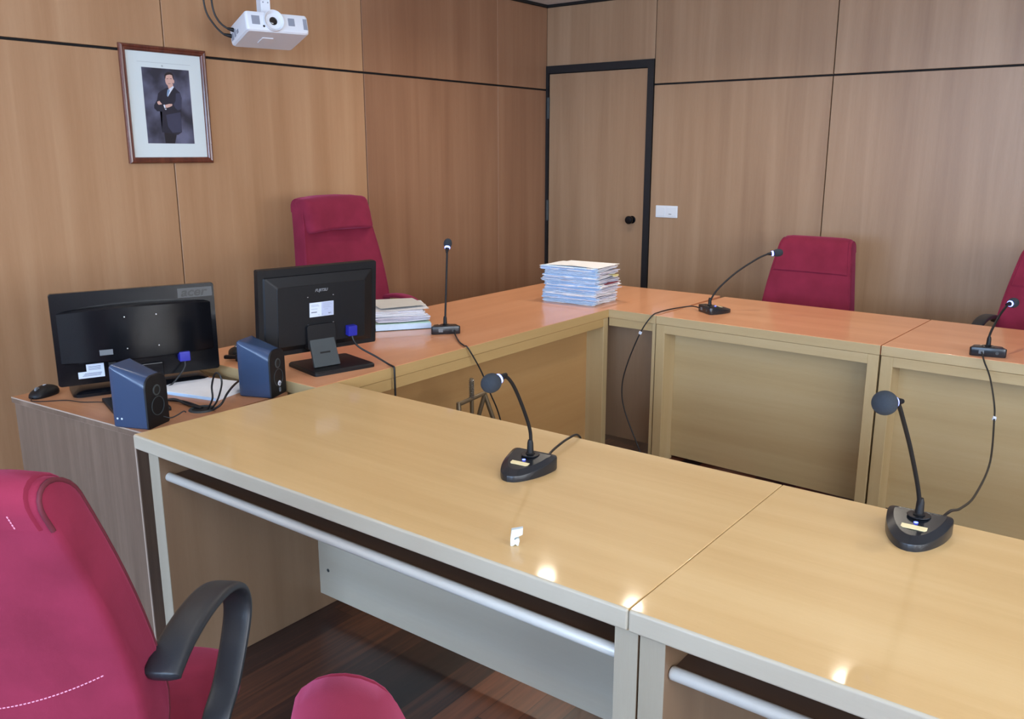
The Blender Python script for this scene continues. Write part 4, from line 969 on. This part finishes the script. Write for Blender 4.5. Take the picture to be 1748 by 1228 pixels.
# ------------------------------------------------------------------ chairs
def chair(loc, psi, label, zt=1.05, hw_top=0.205, hw_mid=0.25, lean=0.10, style='flap', seat_z=0.47, w_seat=0.215, arms=True, yb=-0.19, arm_mat=None, pipe_mat=None):
    t = thing('office_chair', label, 'chair', loc, psi, 'red office chairs round the desks')
    zb = seat_z+0.02
    T0 = 0.085
    def hw(z):
        q = max(0.0, (z-zb)/(zt-zb))
        if q < 0.30: b = hw_mid*(0.86+0.14*math.sin(q/0.30*PI/2))
        else: b = hw_mid+(hw_top-hw_mid)*((q-0.30)/0.70)**1.25
        return b
    def cy(z):
        q = max(0.0, (z-zb)/(zt-zb)); return yb-lean*q**1.4+0.018*math.sin(q*PI)
    RT = T0/2
    def prof(n_line=14, n_arc=10, off=0.0, z_f=None, z_r=None):
        """side profile, front bottom -> over the top -> rear bottom: (signed offset across thickness, z, lateral shrink key)"""
        z_f = zb if z_f is None else z_f; z_r = zb if z_r is None else z_r
        zc = zt-RT; out = []
        for i in range(n_line): out.append((RT+off, z_f+(zc-z_f)*i/n_line))
        for i in range(n_arc+1):
            a = PI*i/n_arc; out.append(((RT+off)*math.cos(a), zc+(RT+off)*math.sin(a)))
        for i in range(1, n_line+1): out.append((-(RT+off), zc+(z_r-zc)*i/n_line))
        return out
    def place(sx, d, z):
        k = max(0.0, (abs(sx)-0.72)/0.28); drop = 0.012*(1-math.sqrt(max(0, 1-min(1, k)**2)))*max(0, (z-zb)/(zt-zb))**3
        zz_ = z-drop
        return Vector((sx*hw(zz_), cy(z)+d+0.0132*sx*sx, zz_))
    st = [-1, -0.995, -0.98, -0.955, -0.9, -0.8, -0.6, -0.4, -0.2, 0, 0.2, 0.4, 0.6, 0.8, 0.9, 0.955, 0.98, 0.995, 1]
    def inset(sx): q = max(0, (abs(sx)-0.955)/0.045); return 0.012*(1-math.sqrt(max(0, 1-q*q)))
    rings = []
    for sx in st:
        rings.append([place(sx, d, z) for d, z in prof(off=-inset(sx))])
    bm = bmesh.new(); add_loft(bm, rings)
    back = finish('backrest', bm, FABRIC, t, smooth=0.8)
    for sgn in (-1, 1):
        P_ = [place(sgn*0.982, d, z) for d, z in prof(off=-0.002, z_r=zt-0.066)]
        bm = bmesh.new(); add_tube(bm, P_, 0.0036, 6); finish('piping', bm, pipe_mat or FABRIC, back, smooth=1.2)
    if style == 'block':
        bm = bmesh.new(); rr = []; z0, z1 = zt-0.160, zt+0.006
        for q, s_, thk in ((0, 0.95, 0.8), (0.03, 0.985, 0.95), (0.10, 1.0, 1.0), (0.5, 1.0, 1.03), (0.86, 0.985, 0.98), (0.95, 0.96, 0.86), (0.99, 0.92, 0.6), (1.0, 0.86, 0.3)):
            z = z0+(z1-z0)*q; w = (hw_top+0.012)*s_
            rr.append([Vector((v.x, cy(min(z, zt))+0.022+v.y+0.02*(v.x/w)**2, z-0.012*(v.x/w)**2)) for v in superring(0, 0, 0, w, 0.068*thk, 4.5, 40)])
        add_loft(bm, rr); finish('headrest', bm, FABRIC, t, smooth=1.0)
    else:
        wf = 0.93; rr = []
        for sx, o1 in ((-wf, 0.001), (-wf+0.01, 0.005), (-0.75, 0.006), (-0.4, 0.006), (0, 0.006), (0.4, 0.006), (0.75, 0.006), (wf-0.01, 0.005), (wf, 0.001)):
            outer = [place(sx, d, z) for d, z in prof(off=o1, z_f=zt-0.185, z_r=zt-0.066)]
            innr = [place(sx, d, z) for d, z in prof(off=-0.003, z_f=zt-0.185, z_r=zt-0.066)]
            rr.append(outer+innr[::-1])
        bm = bmesh.new(); add_loft(bm, rr); finish('headrest', bm, FABRIC, t, smooth=0.9)
    def dash(pts_fn, n, ln):
        bm = bmesh.new()
        for i in range(n): add_tube(bm, [pts_fn(i/n), pts_fn(i/n+ln/n)], 0.0009, 5)
        finish('stitching', bm, THREAD, back)
    def rear(sx, z, off): return place(sx, -(RT+off), z)
    dash(lambda q: rear(-0.85+1.7*q, seat_z+0.195+0.07*abs(2*q-1)**1.6, 0.0006), 64, 0.6)
    if style != 'block':
        for sgn in (-1, 1): dash(lambda q: rear(sgn*0.80, zt-0.063+0.022*q, 0.0062), 5, 0.6)
    # seat
    bm = bmesh.new(); rr = []
    for q, s in ((-0.055, 0.90), (-0.050, 0.96), (-0.03, 1.0), (0.0, 1.0), (0.022, 0.985), (0.036, 0.95), (0.044, 0.86), (0.047, 0.6)):
        row = []
        for v in superring(0, 0.065, 0, w_seat*s, 0.255*s, 4.0, 44):
            fr = max(0, (v.y-0.13)/0.19); row.append(Vector((v.x, v.y, seat_z-0.047+q-0.030*fr*fr*(1 if q > -0.04 else 0.5))))
        rr.append(row)
    add_loft(bm, rr); seat = finish('seat', bm, FABRIC, t, smooth=1.2)
    bm = bmesh.new(); row = [p for p in [Vector((v.x*1.002, v.y, seat_z-0.047+0.021-0.030*max(0, (v.y-0.13)/0.19)**2)) for v in superring(0, 0.065, 0, w_seat*0.988, 0.255*0.988, 4.0, 44)]]
    add_tube(bm, row, 0.0035, 6, closed=True); finish('seat_piping', bm, FABRIC, seat, smooth=1.2)
    box('seat_pan', (-0.19, -0.17, seat_z-0.120), (0.19, 0.22, seat_z-0.100), BLACKPL, t, bevel=0.006)
    # back bracket
    tube('back_bracket', [(0, -0.10, seat_z-0.112), (0, yb-0.09, seat_z-0.105), (0, yb-0.085, seat_z-0.02), (0, cy(zb+0.15)-T0/2-0.006, zb+0.15)], 0.018, BLACKPL, t)
    # armrests: one continuous strap bent over into the pad
    if arms:
        for sgn in (-1, 1):
            path = catmull([(0.17, -0.085, seat_z-0.110), (0.225, -0.078, seat_z-0.092), (0.258, -0.055, seat_z-0.035), (0.265, -0.025, seat_z+0.03), (0.269, 0.022, seat_z+0.072), (0.272, 0.068, seat_z+0.136), (0.273, 0.090, seat_z+0.183), (0.272, 0.082, seat_z+0.223), (0.271, 0.045, seat_z+0.251), (0.270, -0.01, seat_z+0.265), (0.269, -0.08, seat_z+0.266), (0.268, -0.145, seat_z+0.255), (0.267, -0.188, seat_z+0.237), (0.267, -0.202, seat_z+0.228)], 6)
            m = len(path); rr = []
            for i, p in enumerate(path):
                d = (path[min(i+1, m-1)]-path[max(i-1, 0)]).normalized()
                xax = Vector((1, 0, 0)); nrm = d.cross(xax).normalized()
                q = i/(m-1)
                wv = 0.025+0.004*min(1, max(0, (q-0.35)/0.35)); tv = 0.0075+0.005*min(1, max(0, (q-0.5)/0.4))
                if q < 0.06: wv, tv = 0.027, 0.012
                e = 1.0 if 0 < i < m-2 else (0.82 if i == m-2 else (0.55 if i == m-1 else 1))
                row = []
                for v in superring(0, 0, 0, wv*e, tv*e, 3.5, 16): row.append(p+xax*v.x+nrm*v.y)
                rr.append([Vector((r_.x*sgn, r_.y, r_.z)) for r_ in row])
            bm = bmesh.new(); add_loft(bm, rr); finish('armrest', bm, arm_mat or ARMPL, t, smooth=1.0)
    lathe('gas_lift', [(0, seat_z-0.12), (0.06, seat_z-0.12), (0.06, seat_z-0.14), (0.017, seat_z-0.15), (0.017, 0.26), (0.027, 0.26), (0.027, 0.09), (0, 0.09)], BLACKPL, t)
    bm = bmesh.new(); add_lathe(bm, [(0, 0.12), (0.045, 0.12), (0.05, 0.075), (0, 0.075)], 20)
    for k_ in range(5):
        a = 2*PI*k_/5+0.3; c, s = math.cos(a), math.sin(a)
        add_tube(bm, [(0.03*c, 0.03*s, 0.10), (0.16*c, 0.16*s, 0.095), (0.29*c, 0.29*s, 0.07)], 0.02, 8, radii=[0.026, 0.021, 0.014])
    sb_ = finish('star_base', bm, BLACKPL, t, smooth=0.9)
    for k_ in range(5):
        a = 2*PI*k_/5+0.3; c, s = math.cos(a), math.sin(a)
        bm = bmesh.new()
        for off in (-0.012, 0.012): add_lathe(bm, [(0, -0.008), (0.024, -0.008), (0.026, 0), (0.024, 0.008), (0, 0.008)], 16, frame((0.29*c-off*s, 0.29*s+off*c, 0.026), (c, s, 0), (0, 0, 1), (s, -c, 0)))
        add_tube(bm, [(0.29*c, 0.29*s, 0.026), (0.29*c, 0.29*s, 0.07)], 0.008, 8); finish('caster', bm, BLACKPL, sb_, smooth=0.8)
    return t
chair((0.235, -1.86, 0), R_(-88), 'tall red chair with separate headrest behind the monitors, against the left wall', zt=1.285, hw_top=0.206, hw_mid=0.29, lean=0.10, style='block', seat_z=0.49, arm_mat=FABRIC)
chair((1.785, -0.14, 0), R_(180-3), 'red chair before the back wall, fully in view right of the light switch', zt=1.025, hw_top=0.200, hw_mid=0.262, lean=0.10, seat_z=0.375)
chair((2.985, -0.16, 0), R_(180-9), 'red chair at the right edge of the view, its black armrest showing above the desk', zt=1.04, hw_top=0.200, hw_mid=0.262, lean=0.10, seat_z=0.435)
chair((1.971, -4.251, 0), R_(34), 'red chair in the left foreground seen from behind, with curved black armrest', zt=1.10, hw_top=0.215, hw_mid=0.252, lean=0.15, seat_z=0.50, pipe_mat=PIPING)
chair((3.17, -4.27, 0), R_(-37), 'red chair at the bottom edge, only its rounded top showing', zt=1.01, hw_top=0.205, hw_mid=0.262, lean=0.115, seat_z=0.45)

# ------------------------------------------------------------------ world, camera, view
w = bpy.data.worlds.new('room_world'); S.world = w; w.use_nodes = True
bg = w.node_tree.nodes['Background']; bg.inputs[0].default_value = (0.75, 0.85, 1.0, 1); bg.inputs[1].default_value = 0.8
cd_ = bpy.data.cameras.new('camera'); cam = bpy.data.objects.new('camera', cd_); COL.objects.link(cam)
Rr = Vector((0.7952, 0.6064, -0.0006)); 
yaw, pitch, roll = 0.6516, -0.2336, -0.0008
fwd = Vector((-math.sin(yaw)*math.cos(pitch), math.cos(yaw)*math.cos(pitch), math.sin(pitch)))
rg = Vector((math.cos(yaw), math.sin(yaw), 0)); up = rg.cross(fwd)
r2 = rg*math.cos(roll)+up*math.sin(roll); u2 = -rg*math.sin(roll)+up*math.cos(roll)
cam.matrix_world = frame((3.4273, -4.8704, 1.4965), r2, u2, -fwd)
cd_.sensor_fit = 'HORIZONTAL'; cd_.sensor_width = 36.0; cd_.lens = 1483.9/1748*36; cd_.clip_start = 0.05
S.camera = cam
S.view_settings.view_transform = 'Standard'; S.view_settings.look = 'None'; S.view_settings.exposure = 0.0; S.view_settings.gamma = 1.0
S.view_settings.use_curve_mapping = False
S.cycles.use_denoising = True
